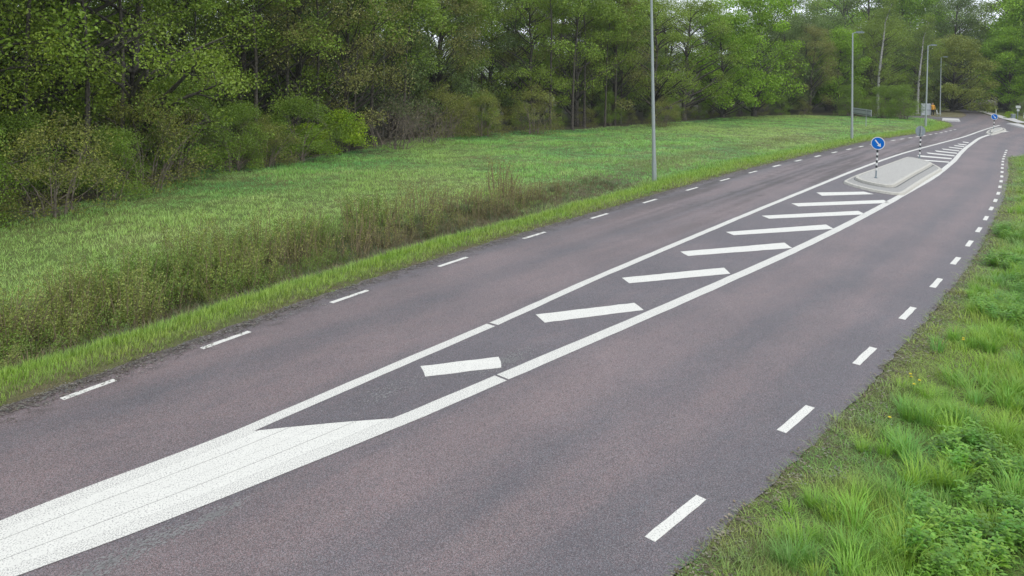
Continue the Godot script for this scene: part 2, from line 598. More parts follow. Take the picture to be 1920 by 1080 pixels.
func make_markings():
	# edge dashes, left
	var ld := [5.27, 7.66, 10.70, 14.24, 18.07, 21.93, 25.81, 29.79, 33.5, 37.2, 40.75, 44.29, 47.7, 50.96, 54.02, 56.87, 59.62, 62.3, 64.8, 66.9, 68.9, 70.8, 72.7, 74.6, 76.4, 78.3, 80.3, 82.4, 84.4]
	var ll := PackedVector2Array([Vector2(2, -10.95), Vector2(5.27, -11.31), Vector2(7.66, -11.55), Vector2(10.7, -11.8), Vector2(14.24, -12.0), Vector2(18.07, -12.16), Vector2(25.8, -12.19), Vector2(33.5, -12.12), Vector2(40.7, -11.93), Vector2(47.8, -11.53), Vector2(54, -11.08), Vector2(59.6, -10.65), Vector2(64.9, -10.07), Vector2(70.7, -9.2), Vector2(77, -8.4), Vector2(86, -7.6)])
	for s in [2.9]:
		ld.push_front(s)
	for s in ld:
		var g := (at(ll, s + 0.5) - at(ll, s - 0.5))
		var len: float = 0.78 if s < 6 else lerpf(0.95, 1.15, clampf((s - 6.0) / 8.0, 0, 1)) if s < 36 else lerpf(1.15, 0.75, clampf((s - 36.0) / 40.0, 0, 1))
		dash("edge_dash", s, at(ll, s), g, len, 0.105 if s < 40 else 0.15)
	# edge dashes, right
	var rd := [4.6, 7.72, 10.99, 14.23, 17.39, 20.42, 23.27, 26.02, 28.64, 31.22, 33.74, 36.11, 38.51, 40.94, 43.24, 45.46, 47.68, 49.9, 51.96, 53.94, 55.8, 57.6, 59.22, 61.0, 62.78]
	var rl := PackedVector2Array([Vector2(2, -3.95), Vector2(4.6, -3.62), Vector2(7.72, -3.23), Vector2(10.99, -2.85), Vector2(14.23, -2.57), Vector2(17.39, -2.35), Vector2(20.42, -2.17), Vector2(26, -1.94), Vector2(31.2, -1.85), Vector2(36.1, -1.83), Vector2(43.24, -1.98), Vector2(49.97, -2.25), Vector2(55.8, -2.47), Vector2(63, -2.62)])
	for s in rd:
		var g := (at(rl, s + 0.5) - at(rl, s - 0.5))
		dash("edge_dash", s, at(rl, s), g, lerpf(1.08, 0.8, clampf((s - 8.0) / 50.0, 0, 1)), 0.125)
	# the two solid lines that bound the hatching, each cracked across once
	for piece in [[5.6, 11.23], [11.31, 98.0]]:
		var mb := MB.new()
		ribbon(mb, LINE_L, piece[0], piece[1], 0.2, 0.45)
		part("solid_line", mb, M.paint_worn, M.road)
	for piece in [[7.3, 9.42], [9.47, 87.0]]:
		var mb := MB.new()
		ribbon(mb, LINE_R, piece[0], piece[1], 0.26, 0.45)
		part("solid_line", mb, M.paint_worn, M.road)
	# the solid white nose in front of the hatching, laid as lengthwise strips
	var fr := [0.0, 0.17, 0.33, 0.5, 0.66, 0.83, 1.0]
	for k in 6:
		var mb := MB.new()
		var row := -1
		for j in 41:
			var u := j / 40.0
			var a := -1
			for e in 2:
				var f: float = fr[k + e] + (0.0015 if e == 0 else -0.0015)
				var end := lerpf(5.72, 7.72, f)
				var s := lerpf(-6.0, end, u)
				var t := lerpf(at(LINE_L, s) - 0.1, at(LINE_R, s) + 0.13, f)
				var v := mb.vert(P(s, t, 0.0045 + 0.0012 * (k % 2)), Vector3.UP)
				if e == 0: a = v
			if row >= 0:
				mb.tri(row, row + 1, a + 1); mb.tri(row, a + 1, a)
			row = a
		part("nose_strip", mb, M.paint_worn if k == 0 or k == 5 else M.paint, M.road)
	# pale smears of scraped-off paint and lime beside the markings
	rng.seed = 55
	for f in [[10.0, -7.25, 0.9, 0.22, 700], [8.0, -7.9, 1.0, 0.3, 350], [3.6, -7.25, 1.2, 0.16, 1000], [4.6, -7.15, 0.6, 0.1, 400], [14.6, -6.75, 0.6, 0.12, 70], [18.4, -6.3, 0.5, 0.1, 60]]:
		var mb := MB.new()
		for q in f[4]:
			var c2 := Vector2(f[0] + rng.randfn(0, 0.4) * f[2], f[1] + rng.randfn(0, 0.45) * f[3])
			if c2.y < at(LINE_R, c2.x) + 0.13 and c2.y > at(LINE_R, c2.x) - 0.13:
				continue
			if f[0] < 5 and c2.y < at(LINE_R, c2.x) + 0.14:
				continue
			var r0 := rng.randf_range(0.003, 0.012)
			var pts := []
			for j in 5:
				var an := TAU * j / 5.0
				pts.append(P(c2.x + cos(an) * r0 * rng.randf_range(0.8, 2.6), c2.y + sin(an) * r0 * rng.randf_range(0.5, 1.2), 0.0035))
			pts.reverse()
			mb.face(pts)
		part("paint_smear", mb, M.smear, M.road)
	# hatching bars before and behind the island
	var bars := [
		[Vector2(8.96, -8.18), Vector2(10.09, -7.44), Vector2(9.76, -7.15), Vector2(8.71, -7.85)],
		[Vector2(12.28, -8.18), Vector2(14.25, -7.02), Vector2(13.95, -6.67), Vector2(12.0, -7.79)],
		[Vector2(15.77, -8.11), Vector2(18.3, -6.59), Vector2(17.87, -6.27), Vector2(15.49, -7.77)],
		[Vector2(19.13, -8.09), Vector2(22.24, -6.23), Vector2(21.71, -5.87), Vector2(18.82, -7.75)],
		[Vector2(22.47, -8.05), Vector2(25.92, -5.95), Vector2(25.37, -5.59), Vector2(22.19, -7.71)],
		[Vector2(25.92, -8.05), Vector2(29.4, -5.66), Vector2(28.86, -5.31), Vector2(25.58, -7.69)],
		[Vector2(29.23, -7.97), Vector2(32.79, -5.39), Vector2(32.19, -5.08), Vector2(28.76, -7.59)],
		[Vector2(32.75, -7.93), Vector2(34.52, -6.44), Vector2(34.12, -5.99), Vector2(32.04, -7.54)],
		[Vector2(50.91, -7.06), Vector2(51.02, -4.95), Vector2(50.48, -4.86), Vector2(50.19, -6.76)],
		[Vector2(53.67, -6.95), Vector2(53.47, -5.05), Vector2(52.75, -4.95), Vector2(52.75, -6.75)],
		[Vector2(56.18, -6.75), Vector2(55.63, -5.1), Vector2(54.88, -5.0), Vector2(55.39, -6.55)],
		[Vector2(58.31, -6.5), Vector2(57.68, -5.15), Vector2(56.98, -5.06), Vector2(57.45, -6.3)],
		[Vector2(60.29, -6.3), Vector2(59.7, -5.2), Vector2(59.01, -5.1), Vector2(59.53, -6.12)],
		[Vector2(62.33, -6.1), Vector2(61.83, -5.2), Vector2(61.1, -5.12), Vector2(61.59, -5.93)],
		[Vector2(64.29, -5.95), Vector2(63.91, -5.25), Vector2(63.11, -5.17), Vector2(63.5, -5.8)],
		[Vector2(66.05, -5.85), Vector2(65.73, -5.25), Vector2(64.93, -5.2), Vector2(65.22, -5.7)],
		[Vector2(68.6, -5.75), Vector2(68.2, -5.3), Vector2(67.4, -5.25), Vector2(67.8, -5.65)],
	]
	for q in bars:
		var mb := MB.new()
		slab(mb, rough_edge(q, 0.012 if q[0].x < 20 else 0.004))
		part("hatch_bar", mb, M.paint, M.road)

# ------------------------------------------------------------------ islands and kerbs
func smooth_loop(pts: Array, per: int) -> PackedVector2Array:
	var out := PackedVector2Array()
	var n := pts.size()
	for k in n:
		var p0: Vector2 = pts[(k + n - 1) % n]
		var p1: Vector2 = pts[k]
		var p2: Vector2 = pts[(k + 1) % n]
		var p3: Vector2 = pts[(k + 2) % n]
		for j in per:
			out.append(p1.cubic_interpolate(p2, p0.lerp(p1, 0.4), p2.lerp(p3, 0.6), float(j) / per))
	return out

func shrink(loop: PackedVector2Array, by: float) -> PackedVector2Array:
	var r := Geometry2D.offset_polygon(loop, -by, Geometry2D.JOIN_ROUND)
	return r[0] if r.size() else loop

func fill(mb: MB, loop: PackedVector2Array, y: float):
	var ids := Geometry2D.triangulate_polygon(loop)
	for k in range(0, ids.size(), 3):
		var f := []
		for j in 3:
			f.append(P(loop[ids[k + j]].x, loop[ids[k + j]].y, y))
		if (f[1] - f[0]).cross(f[2] - f[0]).y < 0:
			f.reverse()
		mb.face(f)

func wall_between(mb: MB, a: PackedVector2Array, ya: float, b: PackedVector2Array, yb: float):   # skin between two loops, matched by nearest point
	var n := a.size()
	for k in n:
		var p := a[k]
		var q := a[(k + 1) % n]
		var p2 := nearest(b, p)
		var q2 := nearest(b, q)
		var f := [P(p.x, p.y, ya), P(q.x, q.y, ya), P(q2.x, q2.y, yb), P(p2.x, p2.y, yb)]
		var c: Vector3 = (f[1] - f[0]).cross(f[2] - f[0])
		var mid := Vector2.ZERO
		for z in a: mid += z / n
		var outw := P(p.x - mid.x, p.y - mid.y, 0.6)
		if c.dot(outw) < 0:
			f.reverse()
		mb.face(f)

func nearest(loop: PackedVector2Array, p: Vector2) -> Vector2:
	var best := loop[0]
	var bd := 1e9
	for k in loop.size():
		var q := Geometry2D.get_closest_point_to_segment(p, loop[k], loop[(k + 1) % loop.size()])
		var d := q.distance_squared_to(p)
		if d < bd:
			bd = d
			best = q
	return best

func island(called: String, label: String, outer: Array, inner: Array, h1: float, h2: float):
	var o := thing(called, label, "traffic island", Vector3.ZERO)
	var a := smooth_loop(outer, 4)
	var b := shrink(a, 0.05)
	var b2 := shrink(a, 0.17)
	var mb := MB.new()
	wall_between(mb, a, -0.01, b, h1)
	wall_between(mb, b, h1, b2, h1 + 0.012)
	part("outer_kerb", mb, M.kerb, o)
	var ledge := MB.new()
	fill(ledge, b2, h1 + 0.006)
	part("ledge_paving", ledge, M.granite, o)
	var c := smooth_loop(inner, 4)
	var jt := MB.new()  # dark sheet painting the joint and shadow line round the inner kerb foot
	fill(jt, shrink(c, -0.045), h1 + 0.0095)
	part("joint_shadow_line", jt, M.black, o)
	var d := shrink(c, 0.04)
	var e := shrink(c, 0.16)
	var kb := MB.new()
	wall_between(kb, c, h1 - 0.01, d, h2)
	wall_between(kb, d, h2, e, h2 + 0.01)
	part("inner_kerb", kb, M.kerb, o)
	var pv := MB.new()
	fill(pv, e, h2 + 0.005)
	part("pebble_paving", pv, M.pebble, o)

func make_islands():
	var outer := [Vector2(36.82, -7.75), Vector2(39.3, -7.76), Vector2(42.5, -7.6), Vector2(46, -7.42), Vector2(48.9, -7.25), Vector2(50.55, -7.08), Vector2(50.2, -6.3), Vector2(48.9, -5.65), Vector2(47.46, -5.18), Vector2(46.3, -4.84), Vector2(45.4, -4.72), Vector2(41.2, -4.84), Vector2(37.7, -4.9), Vector2(35.1, -4.93), Vector2(34.6, -5.05), Vector2(34.5, -5.45), Vector2(34.8, -6.2), Vector2(35.5, -6.98), Vector2(36.2, -7.5)]
	var inner := [Vector2(37.6, -7.42), Vector2(38.8, -7.5), Vector2(42, -7.38), Vector2(46, -7.2), Vector2(49.9, -6.98), Vector2(49.4, -6.25), Vector2(48.2, -5.68), Vector2(47.2, -5.34), Vector2(44, -5.38), Vector2(41.3, -5.45), Vector2(36.8, -5.5), Vector2(36.1, -5.56), Vector2(35.9, -5.85), Vector2(36.15, -6.4), Vector2(36.75, -7.0)]
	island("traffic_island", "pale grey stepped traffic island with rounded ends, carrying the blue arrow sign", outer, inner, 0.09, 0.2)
	var o2 := [Vector2(78.9, -4.45), Vector2(81.2, -5.0), Vector2(84.9, -5.1), Vector2(88.9, -4.95), Vector2(91.4, -4.6), Vector2(91.3, -4.05), Vector2(88, -3.7), Vector2(84.3, -3.9), Vector2(80.9, -4.15)]
	var i2 := [Vector2(80.6, -4.5), Vector2(82, -4.7), Vector2(85, -4.8), Vector2(88.6, -4.7), Vector2(90.6, -4.45), Vector2(90.6, -4.2), Vector2(88, -3.95), Vector2(84.3, -4.1), Vector2(81.6, -4.3)]
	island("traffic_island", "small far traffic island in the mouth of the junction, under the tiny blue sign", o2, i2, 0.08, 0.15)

func kerb_slab(called: String, label: String, pts: Array, h: float, mat: Material):
	var o := thing(called, label, "kerb", Vector3.ZERO)
	var mb := MB.new()
	var loop := PackedVector2Array()
	for p in pts: loop.append(st_of(Vector3(p.x, 0, p.y)))
	var top := shrink(loop, 0.06)
	wall_between(mb, loop, -0.01, top, h)
	fill(mb, top, h)
	part("kerb_stone", mb, mat, o)

func make_far_kerbs():
	kerb_slab("raised_kerb", "white raised kerb at the corner of the side road beyond the third lamp", [Vector2(50.3, -87.2), Vector2(52.0, -86.3), Vector2(54.4, -90.6), Vector2(52.9, -91.6)], 0.16, M.concrete)
	kerb_slab("raised_kerb", "white kerb wedge at the far right edge of the junction", [Vector2(52.2, -75.6), Vector2(53.4, -76.4), Vector2(57.2, -84.0), Vector2(55.9, -84.2)], 0.14, M.concrete)
	# footpath that runs beside the far arm of the road, and the kerb of the side road
	var mb := MB.new()
	var row := -1
	for k in 25:
		var u := k / 24.0
		var s := lerpf(104.5, 140.0, u)
		var t := lerpf(-3.4, -10.2, u)
		var a := mb.vert(P(s, t, ground(s, t) + 0.06), Vector3.UP)
		mb.vert(P(s, t + 1.3, ground(s, t + 1.3) + 0.06), Vector3.UP)
		if row >= 0:
			mb.tri(row, row + 1, a + 1); mb.tri(row, a + 1, a)
		row = a
	tag(part("footpath", mb, M.concrete, self), "", "", "", "structure")
	var kb := MB.new()
	for k in 3:
		var t := -11.0 - k * 1.5
		kb.box(P(105.9 + 0.1 * sin(k), t, 0.04), U * 0.13, Vector3(0, 0.08, 0), V * 0.74)
	var kk := thing("side_road_kerb", "low pale kerb along the far side of the side road on the left", "kerb", Vector3.ZERO)
	part("kerb_stone", kb, M.granite, kk)

# ------------------------------------------------------------------ buildings behind the wood
func house(called: String, label: String, at3: Vector3, turn: float, w: float, d: float, eave: float, ridge: float, wall_mat: Material, wins: Array):
	var o := thing(called, label, "house", at3, turn)
	var wl := MB.new()
	var x := w / 2
	var z := d / 2
	wl.face([Vector3(-x, 0, z), Vector3(x, 0, z), Vector3(x, eave, z), Vector3(0, ridge, z), Vector3(-x, eave, z)])
	wl.face([Vector3(x, 0, -z), Vector3(-x, 0, -z), Vector3(-x, eave, -z), Vector3(0, ridge, -z), Vector3(x, eave, -z)])
	wl.face([Vector3(x, 0, z), Vector3(x, 0, -z), Vector3(x, eave, -z), Vector3(x, eave, z)])
	wl.face([Vector3(-x, 0, -z), Vector3(-x, 0, z), Vector3(-x, eave, z), Vector3(-x, eave, -z)])
	part("wall", wl, wall_mat, o)
	var rf := MB.new()
	var bb := MB.new()
	for sg in [-1.0, 1.0]:
		var along := Vector3(sg * x, eave - ridge, 0)
		var nn := Vector3(sg * (ridge - eave), x, 0).normalized()
		var mid := Vector3(sg * x * 0.53, ridge + (eave - ridge) * 0.53, 0) + nn * 0.1
		var ax := along * 0.57
		if sg < 0: ax = -ax
		rf.box(mid, ax, nn * 0.08, Vector3(0, 0, z + 0.35))
		bb.box(mid + Vector3(0, -0.09, z + 0.38), ax, nn * 0.12, Vector3(0, 0, 0.03))
	part("roof", rf, M.roof, o)
	part("bargeboard", bb, M.white, o)
	for q in wins:
		var f := MB.new()
		f.box(Vector3(q[0], q[1], z + 0.02), Vector3(q[2] / 2, 0, 0), Vector3(0, q[3] / 2, 0), Vector3(0, 0, 0.04))
		var win := part("window", f, M.white, o)
		for sg in [-1.0, 1.0]:
			var p := MB.new()
			p.box(Vector3(q[0] + sg * q[2] * 0.23, q[1], z + 0.05), Vector3(q[2] * 0.19, 0, 0), Vector3(0, q[3] * 0.41, 0), Vector3(0, 0, 0.02))
			part("pane", p, M.pane, win)

func make_houses():
	var p := Vector3(-30, 0, -76)
	house("brick_house", "red brick house whose gable with white bargeboards shows through the oaks", Vector3(p.x, 0.6, p.z), 0.35, 7.5, 9.0, 3.4, 5.8, M.brick, [[-1.6, 1.8, 1.2, 1.2], [1.6, 1.8, 1.2, 1.2], [0.0, 4.0, 0.9, 0.8]])
	var q := Vector3(-1.5, 0, -118)
	house("white_house", "pale house glimpsed between the thin dark trunks in the middle of the wood", Vector3(q.x, 2.3, q.z), 1.4, 9.0, 16.0, 3.0, 5.2, M.plaster, [[-2.2, 1.6, 1.2, 1.2], [2.2, 1.6, 1.2, 1.2]])
	house("white_house", "low pale outbuilding behind the trees left of the thin white post", Vector3(-19.5, 0.3, -76), 0.2, 5.0, 6.0, 2.1, 3.2, M.plaster, [[0.0, 1.2, 1.4, 0.9]])
	house("white_house", "pale house wall showing in slivers high behind the leaning lamp mast", Vector3(10.5, 2.3, -120), 0.3, 9.0, 10.0, 3.0, 4.8, M.plaster, [[-2.0, 1.7, 1.2, 1.2], [2.0, 1.7, 1.2, 1.2]])

# ------------------------------------------------------------------ trees and shrubs
func leaf(mb: MB, p: Vector3, d: Vector3, side: Vector3, l: float, w: float, c: Color):
	var nn := d.cross(side).normalized()
	if nn.y < 0:
		nn = -nn
		side = -side
	var f := mb.v.size()
	var m := p + d * l * 0.5 + nn * l * 0.08
	mb.vert(p, nn, c); mb.vert(m + side * w * 0.5, nn, c); mb.vert(p + d * l, nn, c); mb.vert(m - side * w * 0.5, nn, c)
	mb.i.append_array(PackedInt32Array([f, f + 1, f + 2, f, f + 2, f + 3]))

func rdir() -> Vector3:
	var z := rng.randf_range(-1, 1)
	var a := rng.randf() * TAU
	var r := sqrt(1 - z * z)
	return Vector3(r * cos(a), z, r * sin(a))

# kind: height h, trunk radius r, crown from y0 to y1 with radius R, shape exponent, clumps n, leaves per clump, clump radius, leaf length, colours, bark
func tree(called: String, k: Dictionary, label: String, where: Vector3, category := "tree", group := "") -> Node3D:
	var o := thing(called, label, category, where, 0.0, group)
	var wood := MB.new()
	var lv := MB.new()
	var limbs := MB.new() if k.bark == M.birch else wood
	var h: float = k.h
	var r: float = k.r
	var lean := Vector3(rng.randf_range(-1, 1), 0, rng.randf_range(-1, 1)) * float(k.get("lean", 0.04)) * h
	if k.has("lean_to"):
		lean = k.lean_to * h
	var stems: int = k.get("stems", 1)
	var axes := []
	for q in stems:
		var off := Vector3.ZERO
		var tip := lean
		if stems > 1:
			var an := TAU * q / stems + rng.randf() * 0.8
			off = Vector3(cos(an), 0, sin(an)) * float(k.get("foot", 0.1)) * rng.randf_range(0.3, 1.0)
			tip = Vector3(cos(an), 0, sin(an)) * float(k.R) * rng.randf_range(0.25, 0.85)
		var pts := []
		var rad := []
		var top: float = h * float(k.get("trunk", 0.85)) * (1.0 if stems == 1 else rng.randf_range(0.6, 1.0))
		for j in 7:
			var u := j / 6.0
			pts.append(off + tip * u * u + Vector3(rng.randf_range(-1, 1) * 0.012 * h * u, top * u - 0.1, rng.randf_range(-1, 1) * 0.012 * h * u))
			rad.append(r * (1.3 if j == 0 else 1.0) * lerpf(1.0, 0.18, u))
		wood.tube(pts, rad, 7 if stems == 1 else 5)
		axes.append([pts, top])
	var n: int = k.n
	for q in n:
		# clump centre inside the crown
		var u := pow(rng.randf(), 0.9)
		var y: float = lerpf(k.y0, k.y1, u)
		var prof: float = pow(sin(PI * clampf(lerpf(float(k.get("low", 0.2)), 0.97, u), 0.0, 1.0)), float(k.get("shape", 0.6)))
		var an := rng.randf() * TAU
		var rr: float = k.R * prof * sqrt(rng.randf_range(0.12, 1.0))
		var ax = axes[q % axes.size()]
		var c := Vector3(cos(an) * rr, y, sin(an) * rr) + lean * u
		# limb from the trunk to the clump
		var hy: float = clampf((y - rr * float(k.get("rise", 0.7))) / ax[1], 0.04, 0.97)
		var fi: float = hy * 6.0
		var i0 := mini(int(fi), 5)
		var p0: Vector3 = ax[0][i0].lerp(ax[0][i0 + 1], fi - i0)
		var r0: float = r * lerpf(1.0, 0.2, hy) * 0.42 * float(k.get("limb", 1.0))
		var bend := Vector3(rng.randf_range(-1, 1), rng.randf_range(-0.2, 0.8), rng.randf_range(-1, 1)) * p0.distance_to(c) * 0.16
		var m1 := p0.lerp(c, 0.35) + bend
		var m2 := p0.lerp(c, 0.7) + bend * 0.8
		limbs.tube([p0, m1, m2, c], [r0, r0 * 0.72, r0 * 0.45, r0 * 0.2], 4)
		var cr: float = k.cr * rng.randf_range(0.65, 1.25)
		var tint: float = rng.randf()
		var cc: Color = k.c1.lerp(k.c2, tint) * rng.randf_range(0.82, 1.2)
		for b in int(k.get("twigs", 4)):
			var e := c + rdir() * cr * rng.randf_range(0.5, 1.0)
			var s0 := m2.lerp(c, rng.randf())
			limbs.tube([s0, s0.lerp(e, 0.5) + rdir() * cr * 0.1, e], [r0 * 0.22, r0 * 0.15, 0.004], 3)
		var ln: int = int(k.leaves * rng.randf_range(0.6, 1.3))
		for b in ln:
			var d := rdir()
			var p := c + Vector3(d.x, d.y * float(k.get("flat", 0.62)), d.z) * cr * pow(rng.randf(), 0.42)
			var dd := (d * 0.6 + rdir()).normalized()
			dd.y -= float(k.get("droop", 0.15))
			dd = dd.normalized()
			var sd := dd.cross(rdir()).normalized()
			var l: float = k.leaf * rng.randf_range(0.6, 1.35)
			leaf(lv, p, dd, sd, l, l * float(k.get("wide", 0.62)), vary(cc, 0.22))
	part("trunk" if stems == 1 else "stems", wood, k.bark, o)
	if limbs != wood:
		part("limbs", limbs, M.bark, o)
	if lv.v.size():
		part("crown" if stems == 1 else "foliage", lv, M.leaf, o)
	return o

func tree_kinds() -> Dictionary:
	return {
		"oak": {"h": 12.0, "r": 0.24, "y0": 2.2, "y1": 12.0, "R": 4.4, "n": 54, "leaves": 391, "cr": 1.05, "leaf": 0.105, "limb": 1.5, "c1": Color(0.171, 0.248, 0.023), "c2": Color(0.210, 0.303, 0.033), "bark": M.bark, "low": 0.16, "rise": 0.6},
		"olive": {"h": 12.0, "r": 0.2, "y0": 1.2, "y1": 12.0, "R": 3.6, "n": 66, "leaves": 322, "cr": 1.0, "leaf": 0.098, "c1": Color(0.183, 0.191, 0.045), "c2": Color(0.244, 0.255, 0.066), "bark": M.bark, "low": 0.18, "rise": 0.9},
		"bright": {"h": 12.0, "r": 0.22, "y0": 0.9, "y1": 12.0, "R": 4.2, "n": 70, "leaves": 323, "cr": 1.2, "leaf": 0.158, "c1": Color(0.176, 0.303, 0.016), "c2": Color(0.229, 0.393, 0.021), "bark": M.bark, "low": 0.22, "wide": 0.75},
		"grey": {"h": 12.0, "r": 0.2, "y0": 0.8, "y1": 11.5, "R": 3.6, "n": 66, "leaves": 304, "cr": 1.05, "leaf": 0.128, "c1": Color(0.105, 0.156, 0.037), "c2": Color(0.155, 0.230, 0.061), "bark": M.bark, "low": 0.2},
		"willow": {"h": 13.0, "r": 0.25, "y0": 0.6, "y1": 13.0, "R": 3.8, "n": 84, "leaves": 461, "cr": 1.1, "leaf": 0.104, "rise": 0.35, "c1": Color(0.200, 0.276, 0.023), "c2": Color(0.268, 0.367, 0.037), "bark": M.bark, "wide": 0.4, "droop": 0.5, "low": 0.25},
		"birch": {"h": 14.0, "r": 0.2, "y0": 3.5, "y1": 14.0, "R": 2.3, "n": 46, "leaves": 169, "cr": 0.9, "leaf": 0.128, "c1": Color(0.149, 0.213, 0.024), "c2": Color(0.195, 0.278, 0.033), "bark": M.birch, "low": 0.12, "trunk": 0.95, "droop": 0.4, "lean_to": Vector3(0.085, 0.0, 0.01)},
		"round": {"h": 11.0, "r": 0.24, "y0": 0.7, "y1": 10.0, "R": 5.0, "n": 120, "leaves": 320, "cr": 1.1, "leaf": 0.165, "c1": Color(0.190, 0.241, 0.040), "c2": Color(0.241, 0.280, 0.048), "bark": M.bark, "low": 0.3, "shape": 0.5},
		"thin": {"h": 10.5, "r": 0.09, "y0": 5.2, "y1": 10.5, "R": 1.9, "n": 22, "leaves": 195, "cr": 0.9, "leaf": 0.128, "c1": Color(0.157, 0.239, 0.021), "c2": Color(0.194, 0.293, 0.033), "bark": M.bark, "low": 0.2, "trunk": 0.95},
		"shrub": {"h": 3.4, "r": 0.04, "stems": 6, "foot": 0.5, "y0": 0.25, "y1": 3.4, "R": 1.9, "n": 48, "leaves": 323, "cr": 0.62, "leaf": 0.065, "c1": Color(0.132, 0.211, 0.021), "c2": Color(0.188, 0.303, 0.030), "bark": M.twig, "low": 0.3, "twigs": 3},
		"scrub": {"h": 3.2, "r": 0.035, "stems": 8, "foot": 0.6, "y0": 0.2, "y1": 3.2, "R": 1.8, "n": 44, "leaves": 176, "cr": 0.6, "leaf": 0.064, "c1": Color(0.164, 0.182, 0.043), "c2": Color(0.238, 0.264, 0.043), "bark": M.twig, "low": 0.3, "twigs": 6},
		"bramble": {"h": 2.6, "r": 0.03, "stems": 12, "foot": 0.9, "y0": 0.1, "y1": 2.6, "R": 2.2, "n": 70, "leaves": 7, "cr": 0.75, "leaf": 0.090, "c1": Color(0.168, 0.140, 0.081), "c2": Color(0.196, 0.182, 0.095), "bark": M.twig, "low": 0.35, "twigs": 9},
		"glow": {"h": 2.2, "r": 0.025, "stems": 8, "foot": 0.5, "y0": 0.1, "y1": 2.1, "R": 1.6, "n": 44, "leaves": 180, "cr": 0.5, "leaf": 0.096, "c1": Color(0.188, 0.329, 0.013), "c2": Color(0.298, 0.423, 0.022), "bark": M.twig, "low": 0.35, "twigs": 3},
	}

func near_what(p: Vector3) -> String:      # the landmark that a tree or bush of the wood stands at, as seen from the road
	var x := p.x / -p.z
	var names := [[-0.6, "past the left end of the picture"], [-0.5, "at the yellow-green tree on the far left"], [-0.42, "at the big forked oak on the left"], [-0.34, "by the brick house"], [-0.26, "at the broad brownish olive tree"], [-0.19, "at the bright low bush"], [-0.11, "at the bare brown thicket"], [-0.02, "at the pale gap of thin trunks"], [0.06, "right of the pale gap"], [0.13, "in the middle of the far meadow edge"], [0.2, "just left of the nearest lamp mast"], [0.26, "just right of the nearest lamp mast"], [0.33, "left of the vivid green pair"], [0.4, "at the vivid green pair"], [0.47, "at the second lamp mast"], [0.53, "at the thick white birch"], [0.6, "at the third lamp mast"], [0.66, "at the large rounded tree"], [9.0, "at the right edge of the picture"]]
	for q in names:
		if x < q[0]:
			return q[1]
	return ""

